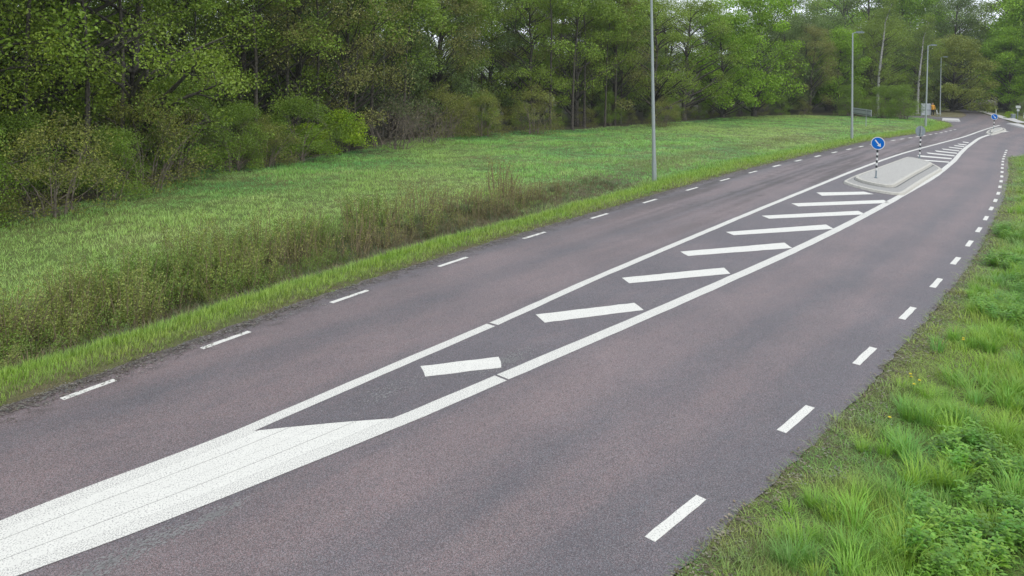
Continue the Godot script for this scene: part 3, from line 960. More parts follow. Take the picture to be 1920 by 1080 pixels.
func make_woods():
	var K := tree_kinds()
	var proto := {}
	# the front row, by what the photograph shows (x, z in metres)
	var front := [
		["willow", Vector2(-18.2, -23.5), 1.0, "yellow-green", "tall dense yellow-green tree at the left end of the wood"],
		["oak", Vector2(-16.2, -27.0), 1.0, "oak", "slender oak with bare dark upper limbs, first right of the yellow-green tree"],
		["oak", Vector2(-14.8, -29.5), 1.1, "oak", "oak with a thick forked dark trunk left of the brick house"],
		["oak", Vector2(-15.8, -36.0), 1.05, "oak", "oak whose straight dark trunk stands against pale sky"],
		["oak", Vector2(-14.0, -38.5), 1.0, "oak", "oak with a low dark fork just right of the brick house"],
		["olive", Vector2(-11.6, -40.5), 1.1, "olive", "broad brownish olive tree in young leaf left of the bright low bush"],
		["olive", Vector2(-9.6, -43.5), 1.0, "olive", "brownish olive tree whose trunk stands behind the bright low bush"],
		["grey", Vector2(-8.0, -50.0), 1.0, "grey", "dull green tree standing behind the bare brown thicket"],
		["olive", Vector2(-5.6, -55.5), 1.0, "olive", "olive tree between the bare thicket and the thin trunks"],
		["thin", Vector2(-4.6, -57.0), 1.0, "thin", "thin dark trunk left of the pale gap in the wood"],
		["thin", Vector2(-4.0, -59.5), 1.05, "thin", "thin dark trunk in the middle of the pale gap"],
		["thin", Vector2(-3.1, -58.0), 0.95, "thin", "forked thin trunk at the right of the pale gap"],
		["thin", Vector2(-2.4, -60.5), 1.0, "thin", "thin trunk at the right margin of the pale gap"],
		["oak", Vector2(1.6, -61.5), 1.0, "oak", "yellow-green oak right of the pale gap"],
		["oak", Vector2(5.6, -64.0), 1.05, "oak", "spreading oak left of the nearest lamp mast"],
		["olive", Vector2(9.4, -68.0), 1.0, "olive", "olive tree seen behind the nearest lamp mast"],
		["oak", Vector2(13.6, -70.5), 1.05, "oak", "oak with a leaning bare limb right of the nearest lamp mast"],
		["oak", Vector2(17.6, -76.0), 1.1, "oak", "yellow-green oak left of the vivid green tree"],
		["bright", Vector2(22.8, -80.5), 1.05, "bright", "vivid green broad tree left of its taller bright neighbour"],
		["bright", Vector2(28.0, -86.0), 1.2, "bright", "tallest vivid green tree, at the right end of the bright pair"],
		["grey", Vector2(34.6, -95.0), 1.1, "grey", "dark grey-green tree right of the vivid green pair"],
		["grey", Vector2(39.0, -99.5), 1.15, "grey", "grey-green tree behind the second lamp mast"],
		["grey", Vector2(44.0, -104.0), 1.2, "grey", "dark tree behind the thick white birch"],
		["birch", Vector2(47.8, -97.5), 1.1, "birch", "birch with a thick leaning white trunk above the roadside bushes"],
		["birch", Vector2(56.3, -103.5), 1.0, "birch", "birch with a thin white leaning trunk left of the third lamp mast"],
		["oak", Vector2(52.0, -108.0), 1.1, "oak", "leafy tree between the two white birches"],
		["grey", Vector2(60.5, -112.0), 1.15, "grey", "dull green tree between the third and fourth lamp masts"],
		["round", Vector2(66.5, -112.5), 1.1, "round", "large rounded olive-green tree right of the fourth lamp mast"],
		["bright", Vector2(77.0, -115.5), 1.1, "bright", "vivid green tree at the right edge behind the sign post"],
		["bright", Vector2(82.0, -124.0), 1.3, "bright", "tall bright tree at the far right beyond the junction"],
		["grey", Vector2(79.0, -132.0), 1.45, "grey", "dark tree closing the far end of the road"],
	]
	for f in front:
		var p: Vector3 = Vector3(f[1].x, 0, f[1].y)
		var q := st_of(p)
		p.y = ground(q.x, q.y) - 0.05
		var called: String = {"oak": "oak_tree", "olive": "olive_tree", "bright": "bright_green_tree", "grey": "dull_green_tree", "willow": "willow_tree", "birch": "birch_tree", "round": "round_tree", "thin": "slender_tree"}[f[0]]
		if not proto.has(f[0]):
			proto[f[0]] = tree(called, K[f[0]], f[4], p)
			proto[f[0]].scale = Vector3.ONE * f[2]
		else:
			dup(proto[f[0]], called, p, rng.randf() * (0.5 if f[0] == "birch" else TAU), Vector3(1, rng.randf_range(0.94, 1.08), 1) * f[2], f[4], "tree")
	# slender dark trunks standing along the edge of the wood
	rng.seed = 812
	var along := 7.0
	var nth := 0
	while along < 62.0:
		var te := at(TREE_EDGE, along) - rng.randf_range(1.2, 3.6)
		var pt := P(along, te)
		pt.y = ground(along, te) - 0.05
		var xr := pt.x / -pt.z
		if xr < -0.12 or xr > 0.0:
			dup(proto["thin"], "slender_tree", pt, rng.randf() * TAU, Vector3(1.2, rng.randf_range(0.9, 1.15), 1.2) * rng.randf_range(0.85, 1.25), "slender dark trunk in the undergrowth %s" % near_what(pt), "tree", "slender trunks along the edge of the wood")
		along += rng.randf_range(1.6, 3.4)
		nth += 1
	# rows behind, which close the wood
	var fill_kinds := ["oak", "grey", "olive", "grey", "oak", "bright", "grey"]
	var s := -16.0
	var n := 0
	while s < 150.0:
		for row in 3:
			var t: float = at(TREE_EDGE, s) - [5.5, 10.5, 17.0][row] - rng.randf_range(0.0, 3.0)
			var ss := s + rng.randf_range(-1.8, 1.8)
			var p := P(ss, t)
			p.y = ground(ss, t) - 0.05
			var x := p.x / -p.z
			# leave the pale gap in the middle of the wood thinner
			if x > -0.075 and x < -0.03:
				continue
			if x < -0.375 and x > -0.425:
				continue
			var kind: String = fill_kinds[n % fill_kinds.size()]
			n += 1
			dup(proto[kind], {"oak": "oak_tree", "olive": "olive_tree", "bright": "bright_green_tree", "grey": "dull_green_tree"}[kind], p, rng.randf() * TAU, Vector3.ONE * rng.randf_range(0.9, 1.2), "%s, %s row, %s" % [{"oak": "yellow-green leafy tree", "olive": "brownish olive tree", "bright": "vivid green tree", "grey": "dull green tree"}[kind], ["second", "third", "rearmost"][row], near_what(p)], "tree", "trees crowded behind the front row of the wood")
		s += 4.6 if s < 60 else 6.0
	# wood beyond the junction, right of the road
	for q in [Vector2(86, -104), Vector2(90, -112), Vector2(94, -122), Vector2(88, -134), Vector2(96, -142), Vector2(72, -140), Vector2(64, -135), Vector2(104, -128), Vector2(110, -150), Vector2(80, -150), Vector2(92, -160), Vector2(70, -158), Vector2(100, -104), Vector2(84, -118), Vector2(76, -128), Vector2(100, -150), Vector2(112, -165), Vector2(85, -170), Vector2(98, -180), Vector2(110, -185), Vector2(122, -170), Vector2(75, -178), Vector2(64, -170), Vector2(125, -195), Vector2(105, -205), Vector2(88, -200)]:
		var kind: String = ["grey", "bright", "grey", "oak"][n % 4]
		n += 1
		dup(proto[kind], {"oak": "oak_tree", "bright": "bright_green_tree", "grey": "dull_green_tree"}[kind], Vector3(q.x, 0, q.y), rng.randf() * TAU, Vector3.ONE * rng.randf_range(1.7, 2.3), "tall %s tree beyond the junction, %s" % [{"oak": "yellow-green", "bright": "vivid green", "grey": "dull green"}[kind], near_what(Vector3(q.x, 0, q.y))], "tree", "trees beyond the junction")
	# a distant row on the rise behind the field
	for k in 44:
		var a := lerpf(-0.95, 0.75, k / 43.0) + rng.randf_range(-0.01, 0.01)
		var dist := rng.randf_range(165, 200)
		var kind: String = ["grey", "oak", "olive", "bright"][k % 4]
		if a > -0.07 and a < -0.03:
			continue
		var p := Vector3(sin(a) * dist, 2.2, -cos(a) * dist)
		dup(proto[kind], {"oak": "oak_tree", "olive": "olive_tree", "bright": "bright_green_tree", "grey": "dull_green_tree"}[kind], p, rng.randf() * TAU, Vector3(1.5, 1.05, 1.5) * rng.randf_range(0.85, 1.15), "distant %s tree beyond the wood, %s" % [{"oak": "yellow-green", "olive": "olive", "bright": "vivid green", "grey": "dull green"}[kind], near_what(p)], "tree", "distant trees beyond the field")
	# shrubs along the foot of the wood
	var bush := {}
	var sh := [
		["bramble", Vector2(-6.9, -43.5), 1.15, "bare brown thicket of tangled branches at the foot of the wood"],
		["bramble", Vector2(-5.4, -46.5), 1.0, "smaller bare brown thicket, right behind the bigger one"],
		["glow", Vector2(-9.1, -40.6), 1.05, "bright yellow-green low bush left of the bare brown thicket"],
		["glow", Vector2(-10.6, -39.8), 0.75, "small bright bush, left of the brighter low bush"],
		["shrub", Vector2(44.6, -89.5), 1.1, "rounded green bush in front of the thick white birch"],
		["shrub", Vector2(46.6, -88.4), 1.15, "rounded green bush in front of the thin white birch"],
		["shrub", Vector2(46.6, -91.5), 1.1, "green bush at the back of the clump by the thin white birch"],
		["shrub", Vector2(42.0, -92.0), 1.1, "green bush behind the grey road sign board"],
		["shrub", Vector2(72.5, -106.0), 0.8, "dark green bush beside the far footpath"],
		["glow", Vector2(64.3, -96.2), 0.42, "small yellow-green bush left of the far white sign post"],
		["scrub", Vector2(-2.0, -52.0), 1.0, "olive shrub with pale stems below the thin trunks"],
		["scrub", Vector2(1.8, -55.5), 1.1, "olive shrub with pale upright stems, middle of the meadow edge"],
		["scrub", Vector2(13.5, -66.0), 0.8, "brownish shrub at the meadow edge right of the nearest lamp mast"],
	]
	for f in sh:
		var p: Vector3 = Vector3(f[1].x, 0, f[1].y)
		var q := st_of(p)
		p.y = ground(q.x, q.y) - 0.03
		var called: String = {"bramble": "bare_thicket", "glow": "bright_bush", "shrub": "green_bush", "scrub": "olive_bush"}[f[0]]
		if not bush.has(f[0]):
			bush[f[0]] = tree(called, K[f[0]], f[3], p, "bush")
			bush[f[0]].scale = Vector3.ONE * f[2]
		else:
			dup(bush[f[0]], called, p, rng.randf() * TAU, Vector3.ONE * f[2], f[3], "bush")
	s = -4.0
	n = 0
	while s < 112.0:
		for row in 2:
			var t := at(TREE_EDGE, s) - 0.6 - row * 2.6 + rng.randf_range(-0.6, 0.6)
			var p := P(s + rng.randf_range(-0.7, 0.7), t)
			var xr := p.x / -p.z
			if xr > -0.27 and xr < -0.1:
				continue
			if s > 44 and row == 0 and n % 2 == 0:
				n += 1
				continue
			var q := st_of(p)
			p.y = ground(q.x, q.y) - 0.03
			var kind: String = ["shrub", "scrub", "scrub", "shrub", "shrub"][n % 5]
			n += 1
			var big := rng.randf_range(0.6, 1.1) * (1.0 if s < 40 else 0.75)
			dup(bush[kind], {"shrub": "green_bush", "scrub": "olive_bush"}[kind], p, rng.randf() * TAU, Vector3(1, rng.randf_range(0.85, 1.15), 1) * big, "%s in the %s undergrowth, %s" % [{"shrub": "green bush", "scrub": "twiggy olive bush"}[kind], ["front", "rear"][row], near_what(p)], "bush", "undergrowth along the foot of the wood")
		s += 2.3 if s < 40 else 3.4
	# thin pale mast in the wood
	var mast := thing("pale_post", "thin pale post standing upright among the trees above the bare thicket", "post", Vector3(-8.6, 0, -50.5))
	var mb := MB.new()
	mb.tube([Vector3(0, -0.1, 0), Vector3(0, 3, 0), Vector3(-0.1, 6.2, 0)], [0.055, 0.045, 0.03], 8)
	part("shaft", mb, M.birch, mast)

func sapling(called: String, label: String, group: String, sd: int, stems: int, h: float, spread: float, leaves: int, where: Vector3, c1: Color, c2: Color) -> Node3D:
	rng.seed = sd
	var o := thing(called, label, "bush", where, 0.0, group)
	var wood := MB.new()
	var lv := MB.new()
	for q in stems:
		var an := rng.randf() * TAU
		var foot := Vector3(cos(an), 0, sin(an)) * spread * sqrt(rng.randf())
		var hh := h * rng.randf_range(0.55, 1.0)
		var out := Vector3(cos(an), 0, sin(an)) * rng.randf_range(0.0, 0.35) * hh + Vector3(rng.randf_range(-1, 1), 0, rng.randf_range(-1, 1)) * 0.1
		var pts := []
		for j in 4:
			var u := j / 3.0
			pts.append(foot + out * u * u + Vector3(rng.randf_range(-0.03, 0.03), hh * u - 0.05, rng.randf_range(-0.03, 0.03)))
		wood.tube(pts, [0.013, 0.01, 0.007, 0.003], 4)
		for b in leaves:
			var u := pow(rng.randf(), 0.75)
			var i0 := mini(int(u * 3.0), 2)
			var p: Vector3 = pts[i0].lerp(pts[i0 + 1], u * 3.0 - i0)
			var d := (rdir() + Vector3(0, 0.5, 0)).normalized()
			p += rdir() * 0.1
			var l := rng.randf_range(0.035, 0.07)
			leaf(lv, p, d, d.cross(rdir()).normalized(), l, l * 0.45, vary(c1.lerp(c2, rng.randf()), 0.25))
	part("stems", wood, M.stem, o)
	part("foliage", lv, M.leaf, o)
	return o

func make_ditch_shrubs():
	var grp := "willow saplings along the left ditch"
	var green := Color(0.17, 0.255, 0.04)
	var yellow := Color(0.29, 0.33, 0.075)
	var olive := Color(0.24, 0.235, 0.07)
	var kinds := [
		sapling("willow_sapling", "dense green willow sapling nearest the left bottom corner of the ditch", grp, 71, 17, 1.4, 0.6, 130, P(1.0, -14.0), green, yellow),
		sapling("willow_sapling", "tall green willow sapling close to the left picture edge", grp, 72, 15, 1.6, 0.5, 95, P(1.8, -14.6), green.lerp(olive, 0.4), yellow),
		sapling("willow_sapling", "low bushy willow sapling beside the first edge dash", grp, 73, 18, 1.1, 0.65, 95, P(2.5, -13.6), Color(0.15, 0.25, 0.035), green),
		sapling("willow_sapling", "sparse tall sapling of thin stems near the first edge dash", grp, 74, 15, 1.3, 0.5, 36, P(2.6, -14.4), olive, yellow),
		sapling("willow_sapling", "low sparse sapling of brown stems near the first edge dash", grp, 75, 14, 1.05, 0.45, 16, P(3.0, -14.0), olive, Color(0.29, 0.27, 0.09)),
	]
	var base := PackedVector2Array([Vector2(-2, -12.6), Vector2(4.65, -13.15), Vector2(7.3, -13.9), Vector2(11.3, -14.7), Vector2(17.1, -15.4), Vector2(27, -16.0)])
	rng.seed = 99
	var s := 3.0
	while s < 27.0:
		var wide := lerpf(2.6, 2.0, clampf(s / 20.0, 0, 1)) * (1.0 - 0.5 * smoothstep(19.0, 25.0, s))
		var rows := 6 if s < 11.5 else 4
		for k in rows:
			if rng.randf() < 0.16 + 0.5 * smoothstep(10.0, 24.0, s):
				continue
			var t := at(base, s) - wide * (k + rng.randf_range(0.1, 0.9)) / rows
			var ss := s + rng.randf_range(-0.4, 0.4)
			var pick := rng.randi() % 3 if s < 11 else 1 + rng.randi() % 4 if s < 17 else 3 + rng.randi() % 2
			if k == 0 and rng.randf() < 0.5:
				pick = 2 if s < 12 else 4
			var p := P(ss, t, ground(ss, t) - 0.02)
			var z := rng.randf_range(0.5, 1.0) * (0.8 if k == 0 else 1.0) * (1.2 if s > 14 else 1.0)
			if rng.randf() < 0.08: z *= 1.25
			var spot := ""
			for q in [[5.5, "at the left edge of the picture"], [8.0, "beside the second edge dash"], [11.0, "left of the third edge dash"], [14.0, "above the fourth edge dash"], [18.0, "above the fifth edge dash"], [22.0, "near the right end of the strip"], [99.0, "at the thin right end of the strip"]]:
				if ss < q[0]:
					spot = q[1]
					break
			dup(kinds[pick], "willow_sapling", p, rng.randf() * TAU, Vector3(1, rng.randf_range(0.8, 1.1), 1) * z, "%s, %s, %s" % [["dense green willow sapling", "tall green willow sapling", "low bushy willow sapling", "sparse tall sapling of thin stems", "low sparse sapling of brown stems"][pick], "road side" if k < 2 else "meadow side", spot], "bush", grp)
		s += 0.7

# ------------------------------------------------------------------ grass
func tuft(sd: int, blades: int, h: float, spread: float, w: float, lean: float, straw: float) -> ArrayMesh:
	rng.seed = sd
	var mb := MB.new()
	for q in blades:
		var an := rng.randf() * TAU
		var foot := Vector3(cos(an), 0, sin(an)) * spread * sqrt(rng.randf())
		var az := an + rng.randf_range(-0.9, 0.9)
		var out := Vector3(cos(az), 0, sin(az))
		var side := Vector3(-out.z, 0, out.x)
		side = (side + out * rng.randf_range(-0.6, 0.6)).normalized()
		var hh := h * rng.randf_range(0.5, 1.0)
		var ll := lean * rng.randf_range(0.3, 1.2) * hh
		var c := vary(Color(1, 1, 1), 0.2)
		if rng.randf() < straw:
			c = Color(1.9, 1.15, 1.35)
		var p1 := foot + Vector3(0, hh * 0.55, 0) + out * ll * 0.3
		var p2 := foot + Vector3(0, hh, 0) + out * ll
		var nn := ((Vector3.UP * ll - out * hh).normalized() + Vector3.UP * 0.45).normalized()     # the upper face of the bent blade
		var f := mb.v.size()
		var ww := w * rng.randf_range(0.7, 1.3)
		mb.vert(foot - side * ww * 0.5 + Vector3(0, -0.03, 0), nn, c); mb.vert(foot + side * ww * 0.5 + Vector3(0, -0.03, 0), nn, c)
		mb.vert(p1 - side * ww * 0.42, nn, c); mb.vert(p1 + side * ww * 0.42, nn, c)
		mb.vert(p2, nn, c)
		mb.i.append_array(PackedInt32Array([f, f + 3, f + 1, f, f + 2, f + 3, f + 2, f + 4, f + 3]))
	return mb.mesh()

func herb(sd: int, stems: int, h: float, spread: float, l: float, wide: float) -> ArrayMesh:   # leafy plant with ovate leaves in pairs
	rng.seed = sd
	var mb := MB.new()
	for q in stems:
		var an := rng.randf() * TAU
		var foot := Vector3(cos(an), 0, sin(an)) * spread * sqrt(rng.randf())
		var hh := h * rng.randf_range(0.5, 1.0)
		for k in 4:
			var y := hh * (0.35 + 0.2 * k)
			for m in 2:
				var az := an + k * PI / 2 + m * PI + rng.randf_range(-0.4, 0.4)
				var d := Vector3(cos(az), rng.randf_range(-0.25, 0.3), sin(az)).normalized()
				var ll := l * rng.randf_range(0.7, 1.2) * (1.0 - 0.12 * k)
				leaf(mb, foot + Vector3(0, y, 0), d, Vector3(-d.z, 0, d.x).normalized(), ll, ll * wide, vary(Color(1, 1, 1), 0.25))
	return mb.mesh()

func scatter(called: String, label: String, category: String, mesh: Mesh, xf: Array, cols: Array):
	if xf.is_empty():
		return
	var mm := MultiMesh.new()
	mm.transform_format = MultiMesh.TRANSFORM_3D
	mm.use_colors = true
	mm.mesh = mesh
	mm.instance_count = xf.size()
	for k in xf.size():
		mm.set_instance_transform(k, xf[k])
		mm.set_instance_color(k, cols[k])
	var o := MultiMeshInstance3D.new()
	o.name = numbered(called)
	o.multimesh = mm
	o.material_override = M.grass
	add_child(o, true)
	tag(o, label, category, "", "stuff")

func put(s: float, t: float, size: float, tall := 1.0) -> Transform3D:
	var b := Basis(Vector3.UP, rng.randf() * TAU).scaled(Vector3(size, size * tall, size))
	return Transform3D(b, P(s, t, ground(s, t)))

func make_grass():
	# ---- meadow between the ditch and the wood
	var bright := Color(0.282, 0.556, 0.119)
	var blue := Color(0.162, 0.438, 0.125)
	var warm := Color(0.419, 0.586, 0.152)
	var xf := [[], [], []]
	var co := [[], [], []]
	rng.seed = 301
	var s := -3.0
	while s < 112.0:
		var step := lerpf(0.17, 0.42, clampf((s - 5.0) / 70.0, 0, 1))
		var t := at(TREE_EDGE, s) - 1.2
		var stop := at(LEFT_EDGE, s) - (3.9 if s < 22 else 1.3)
		while t < stop:
			var ss := s + rng.randf_range(-0.5, 0.5) * step
			var tt := t + rng.randf_range(-0.5, 0.5) * step
			var p := P(ss, tt)
			var n := noise_c.get_noise_2d(p.x, p.z)
			var m := noise_a.get_noise_2d(p.x * 1.4, p.z * 1.4)
			var e := tt - at(TREE_EDGE, ss)
			var c := bright.lerp(blue, clampf(0.35 - m * 1.3 + 0.45 * (1.0 - smoothstep(0.0, 5.0, e)), 0, 1)).lerp(warm, clampf(n * 1.6 + 0.15, 0, 0.8))
			var swale := tt - at(LEFT_EDGE, ss)
			c = c.lerp(Color(0.481, 0.608, 0.209), 0.6 * clampf(noise_b.get_noise_2d(ss * 0.16, tt * 0.9) * 2.2 - 0.25, 0, 1))
			if s > 34 and s < 62:
				c = c.lerp(Color(0.209, 0.177, 0.089), 0.65 * band(swale, -4.6, 0.9) * clampf(0.6 + m, 0, 1))
			var k := rng.randi() % 3
			xf[k].append(put(ss, tt, step / 0.17 * rng.randf_range(0.6, 0.95), lerpf(1.0, 0.42, clampf((s - 5.0) / 70.0, 0, 1)) * (1.0 + 0.9 * m)))
			co[k].append(vary(c, 0.09))
			t += step
		s += step
	for k in 3:
		scatter("meadow_grass", ["soft green grass of the meadow between ditch and wood", "paler upright blades among the meadow grass", "longer leaning blades among the meadow grass"][k], "grass", tuft(40 + k, 13, 0.13, 0.14, 0.011, 1.7, 0.02), xf[k], co[k])
	# ---- bright strip along the left edge of the road
	xf = [[], [], []]
	co = [[], [], []]
	rng.seed = 302
	s = 1.0
	while s < 96.0:
		var step := lerpf(0.085, 0.26, clampf((s - 5.0) / 50.0, 0, 1))
		var d := -0.08
		var lim := 1.75 if s < 30 else 2.2
		while d < lim:
			var ss := s + rng.randf_range(-0.5, 0.5) * step
			var dd := d + rng.randf_range(-0.5, 0.5) * step
			var tt := at(LEFT_EDGE, ss) - dd
			var p := P(ss, tt)
			var m := noise_a.get_noise_2d(p.x * 3.0, p.z * 3.0)
			var keep := smoothstep(-0.16, 0.15, dd + m * 0.3)
			if rng.randf() < keep:
				var c := Color(0.264, 0.439, 0.052).lerp(Color(0.334, 0.439, 0.071), clampf(0.4 + m, 0, 1)).lerp(Color(0.193, 0.368, 0.057), clampf(dd - 0.8 + m, 0, 1))
				if dd < 0.3:
					c = c.lerp(Color(0.193, 0.176, 0.079), 0.5 * rng.randf())
				var k := rng.randi() % 3
				xf[k].append(put(ss, tt, step / 0.085 * 0.55 * rng.randf_range(0.7, 1.1), lerpf(1.0, 0.5, clampf((s - 5.0) / 50.0, 0, 1)) * lerpf(0.35, 1.1, clampf(dd / 0.8, 0, 1))))
				co[k].append(vary(c, 0.16))
			d += step
		s += step
	for k in 3:
		scatter("verge_grass", ["bright spring grass along the left edge of the road", "taller blades in the bright left verge", "leaning blades in the bright left verge"][k], "grass", tuft(50 + k, 11, 0.3, 0.13, 0.012, 0.6, 0.04), xf[k], co[k])
	# ---- withered grass in the ditch
	var xs := []
	var cs := []
	rng.seed = 303
	for q in 5200:
		var ss := rng.randf_range(2.0, 30.0)
		var tt := at(LEFT_EDGE, ss) - rng.randf_range(1.3, 4.2)
		if ss > 25 and rng.randf() < 0.5:
			continue
		xs.append(put(ss, tt, rng.randf_range(0.5, 1.1), rng.randf_range(0.5, 1.0)))
		cs.append(vary([Color(0.20, 0.165, 0.085), Color(0.14, 0.12, 0.06), Color(0.10, 0.16, 0.05)][rng.randi() % 3], 0.2))
	scatter("withered_grass", "withered straw-coloured grass at the feet of the saplings in the ditch", "grass", tuft(60, 12, 0.34, 0.14, 0.01, 1.1, 0.3), xs, cs)
	make_right_verge()

func make_right_verge():
	var xf := [[], [], [], []]
	var co := [[], [], [], []]
	rng.seed = 304
	var s := 4.6
	while s < 60.0:
		var step := lerpf(0.075, 0.24, clampf((s - 6.0) / 40.0, 0, 1))
		var d := -0.1
		var lim: float = lerpf(6.5, 10.5, clampf((s - 5.0) / 20.0, 0, 1))
		while d < lim:
			var ss := s + rng.randf_range(-0.5, 0.5) * step
			var dd := d + rng.randf_range(-0.5, 0.5) * step
			var tt := at(RIGHT_EDGE, ss) + dd
			if ss > 58.3:
				d += step
				continue
			var p := P(ss, tt)
			var m := noise_a.get_noise_2d(p.x * 4.0 + 9.0, p.z * 4.0)
			var b := noise_a.get_noise_2d(p.x * 1.5 + 50.0, p.z * 1.5)
			var n := noise_b.get_noise_2d(p.x * 1.3, p.z * 1.3)
			var keep := smoothstep(-0.14, 0.12, dd + b * 0.2 + n * 0.12)
			if rng.randf() < keep:
				var c := Color(0.264, 0.450, 0.040).lerp(Color(0.137, 0.337, 0.068), clampf(0.5 + b * 1.6, 0, 1)).lerp(Color(0.353, 0.441, 0.064), clampf(n * 1.2, 0, 0.8))
				if dd < 1.4:
					c = c.lerp(Color(0.401, 0.418, 0.129), 0.55 * (1.0 - dd / 1.4) * clampf(0.6 + m * 1.5, 0, 1))
				var k := 0 if m > 0.05 else 1
				if rng.randf() < 0.9 - 0.8 * smoothstep(0.12, 0.7, dd + b * 0.7): k = 2
				var high := lerpf(0.3, 1.0, clampf(dd / 1.2, 0, 1)) * (0.85 + 1.1 * m)
				xf[k].append(put(ss, tt, step / 0.075 * 0.62 * rng.randf_range(0.7, 1.15), clampf(high, 0.25, 1.5) * lerpf(1.0, 0.6, clampf((s - 6.0) / 40.0, 0, 1))))
				co[k].append(vary(c, 0.18))
			d += step
		s += step
	var mesh := [tuft(80, 12, 0.34, 0.1, 0.0085, 0.85, 0.05), tuft(81, 10, 0.24, 0.12, 0.009, 1.0, 0.06), tuft(82, 14, 0.11, 0.13, 0.007, 1.8, 0.22)]
	for k in 3:
		scatter("roadside_grass", ["long lush grass on the right verge", "shorter green grass filling the right verge", "thin dry low grass along the right edge of the asphalt"][k], "grass", mesh[k], xf[k], co[k])
	# tussocks of longer grass
	var tx := [[], []]
	var tc := [[], []]
	rng.seed = 306
	for q in 2100:
		var ss := 4.8 + 40.0 * pow(rng.randf(), 1.7)
		var dd := 0.35 + 3.6 * pow(rng.randf(), 0.8)
		var tt := at(RIGHT_EDGE, ss) + dd
		var p := P(ss, tt)
		if noise_a.get_noise_2d(p.x * 3.0 + 70.0, p.z * 3.0) < -0.12 + 0.25 * (1.0 - smoothstep(0.3, 1.0, dd)):
			continue
		var k := rng.randi() % 2
		tx[k].append(put(ss, tt, rng.randf_range(0.6, 1.15) * lerpf(0.6, 1.0, clampf(dd / 1.2, 0, 1)), rng.randf_range(0.75, 1.15)))
		tc[k].append(vary(Color(0.257, 0.481, 0.040).lerp(Color(0.137, 0.361, 0.072), rng.randf()).lerp(Color(0.353, 0.481, 0.048), 0.5 * rng.randf()), 0.15))
	for k in 2:
		scatter("grass_tussock", ["dense tussocks of long bright grass on the right verge", "wider leaning tussocks of long grass on the right verge"][k], "grass", tuft(84 + k, 70, 0.34, 0.1, 0.008, 0.9 + 0.3 * k, 0.02), tx[k], tc[k])
	# nettle and dock patches
	var xs := []
	var cs := []
	rng.seed = 305
	for patch in [[11.2, 1.75, 0.5], [9.5, 2.05, 0.6], [8.5, 1.9, 0.35], [18.6, 1.35, 0.75], [23.5, 1.0, 0.7], [28.0, 0.9, 0.8], [21.0, 2.0, 1.0], [13.0, 3.0, 0.6]]:
		for q in int(150 * patch[2] * patch[2]):
			var an := rng.randf() * TAU
			var rr: float = patch[2] * sqrt(rng.randf())
			var ss: float = patch[0] + cos(an) * rr * 1.2
			var tt: float = at(RIGHT_EDGE, ss) + patch[1] + sin(an) * rr
			xs.append(put(ss, tt, rng.randf_range(0.7, 1.25), rng.randf_range(0.8, 1.2)))
			cs.append(vary(Color(0.135, 0.343, 0.031).lerp(Color(0.239, 0.438, 0.048), rng.randf()), 0.2))
	scatter("nettle_patch", "patches of leafy nettles among the right verge grass", "plants", herb(90, 7, 0.3, 0.11, 0.085, 0.55), xs, cs)
	# dead leaves and grit along the right edge
	xs = []
	cs = []
	for q in 1800:
		var ss := rng.randf_range(5.0, 34.0)
		var dd := absf(rng.randfn(0.12, 0.32))
		var tt := at(RIGHT_EDGE, ss) + dd - 0.06
		xs.append(Transform3D(Basis(Vector3.UP, rng.randf() * TAU).scaled(Vector3.ONE * rng.randf_range(0.4, 1.2)), P(ss, tt, maxf(ground(ss, tt), 0.0) + 0.008)))
		cs.append(vary([Color(0.2, 0.165, 0.10), Color(0.12, 0.095, 0.06), Color(0.26, 0.24, 0.18)][rng.randi() % 3], 0.25))
	var lm := MB.new()
	for q in 4:
		leaf(lm, Vector3(rng.randf_range(-0.06, 0.06), 0.004 * q, rng.randf_range(-0.06, 0.06)), Vector3(cos(q * 1.9), 0.08, sin(q * 1.9)).normalized(), Vector3(-sin(q * 1.9), 0.1, cos(q * 1.9)).normalized(), 0.05, 0.025, Color.WHITE)
	scatter("leaf_litter", "dead leaves and straw along the right edge of the asphalt", "litter", lm.mesh(), xs, cs)
	xs = []
	cs = []
	rng.seed = 307
	for q in 5000:
		var ss := 3.5 + 60.0 * pow(rng.randf(), 1.4)
		var tt := at(LEFT_EDGE, ss) + absf(rng.randfn(0.0, 0.2)) + 0.03
		xs.append(Transform3D(Basis(Vector3.UP, rng.randf() * TAU).scaled(Vector3.ONE * rng.randf_range(0.3, 1.0)), P(ss, tt, 0.006)))
		cs.append(vary([Color(0.2, 0.18, 0.14), Color(0.10, 0.085, 0.065), Color(0.25, 0.24, 0.21)][rng.randi() % 3], 0.25))
	scatter("leaf_litter", "grit and dead leaves swept along the left edge of the asphalt", "litter", lm.mesh(), xs, cs)
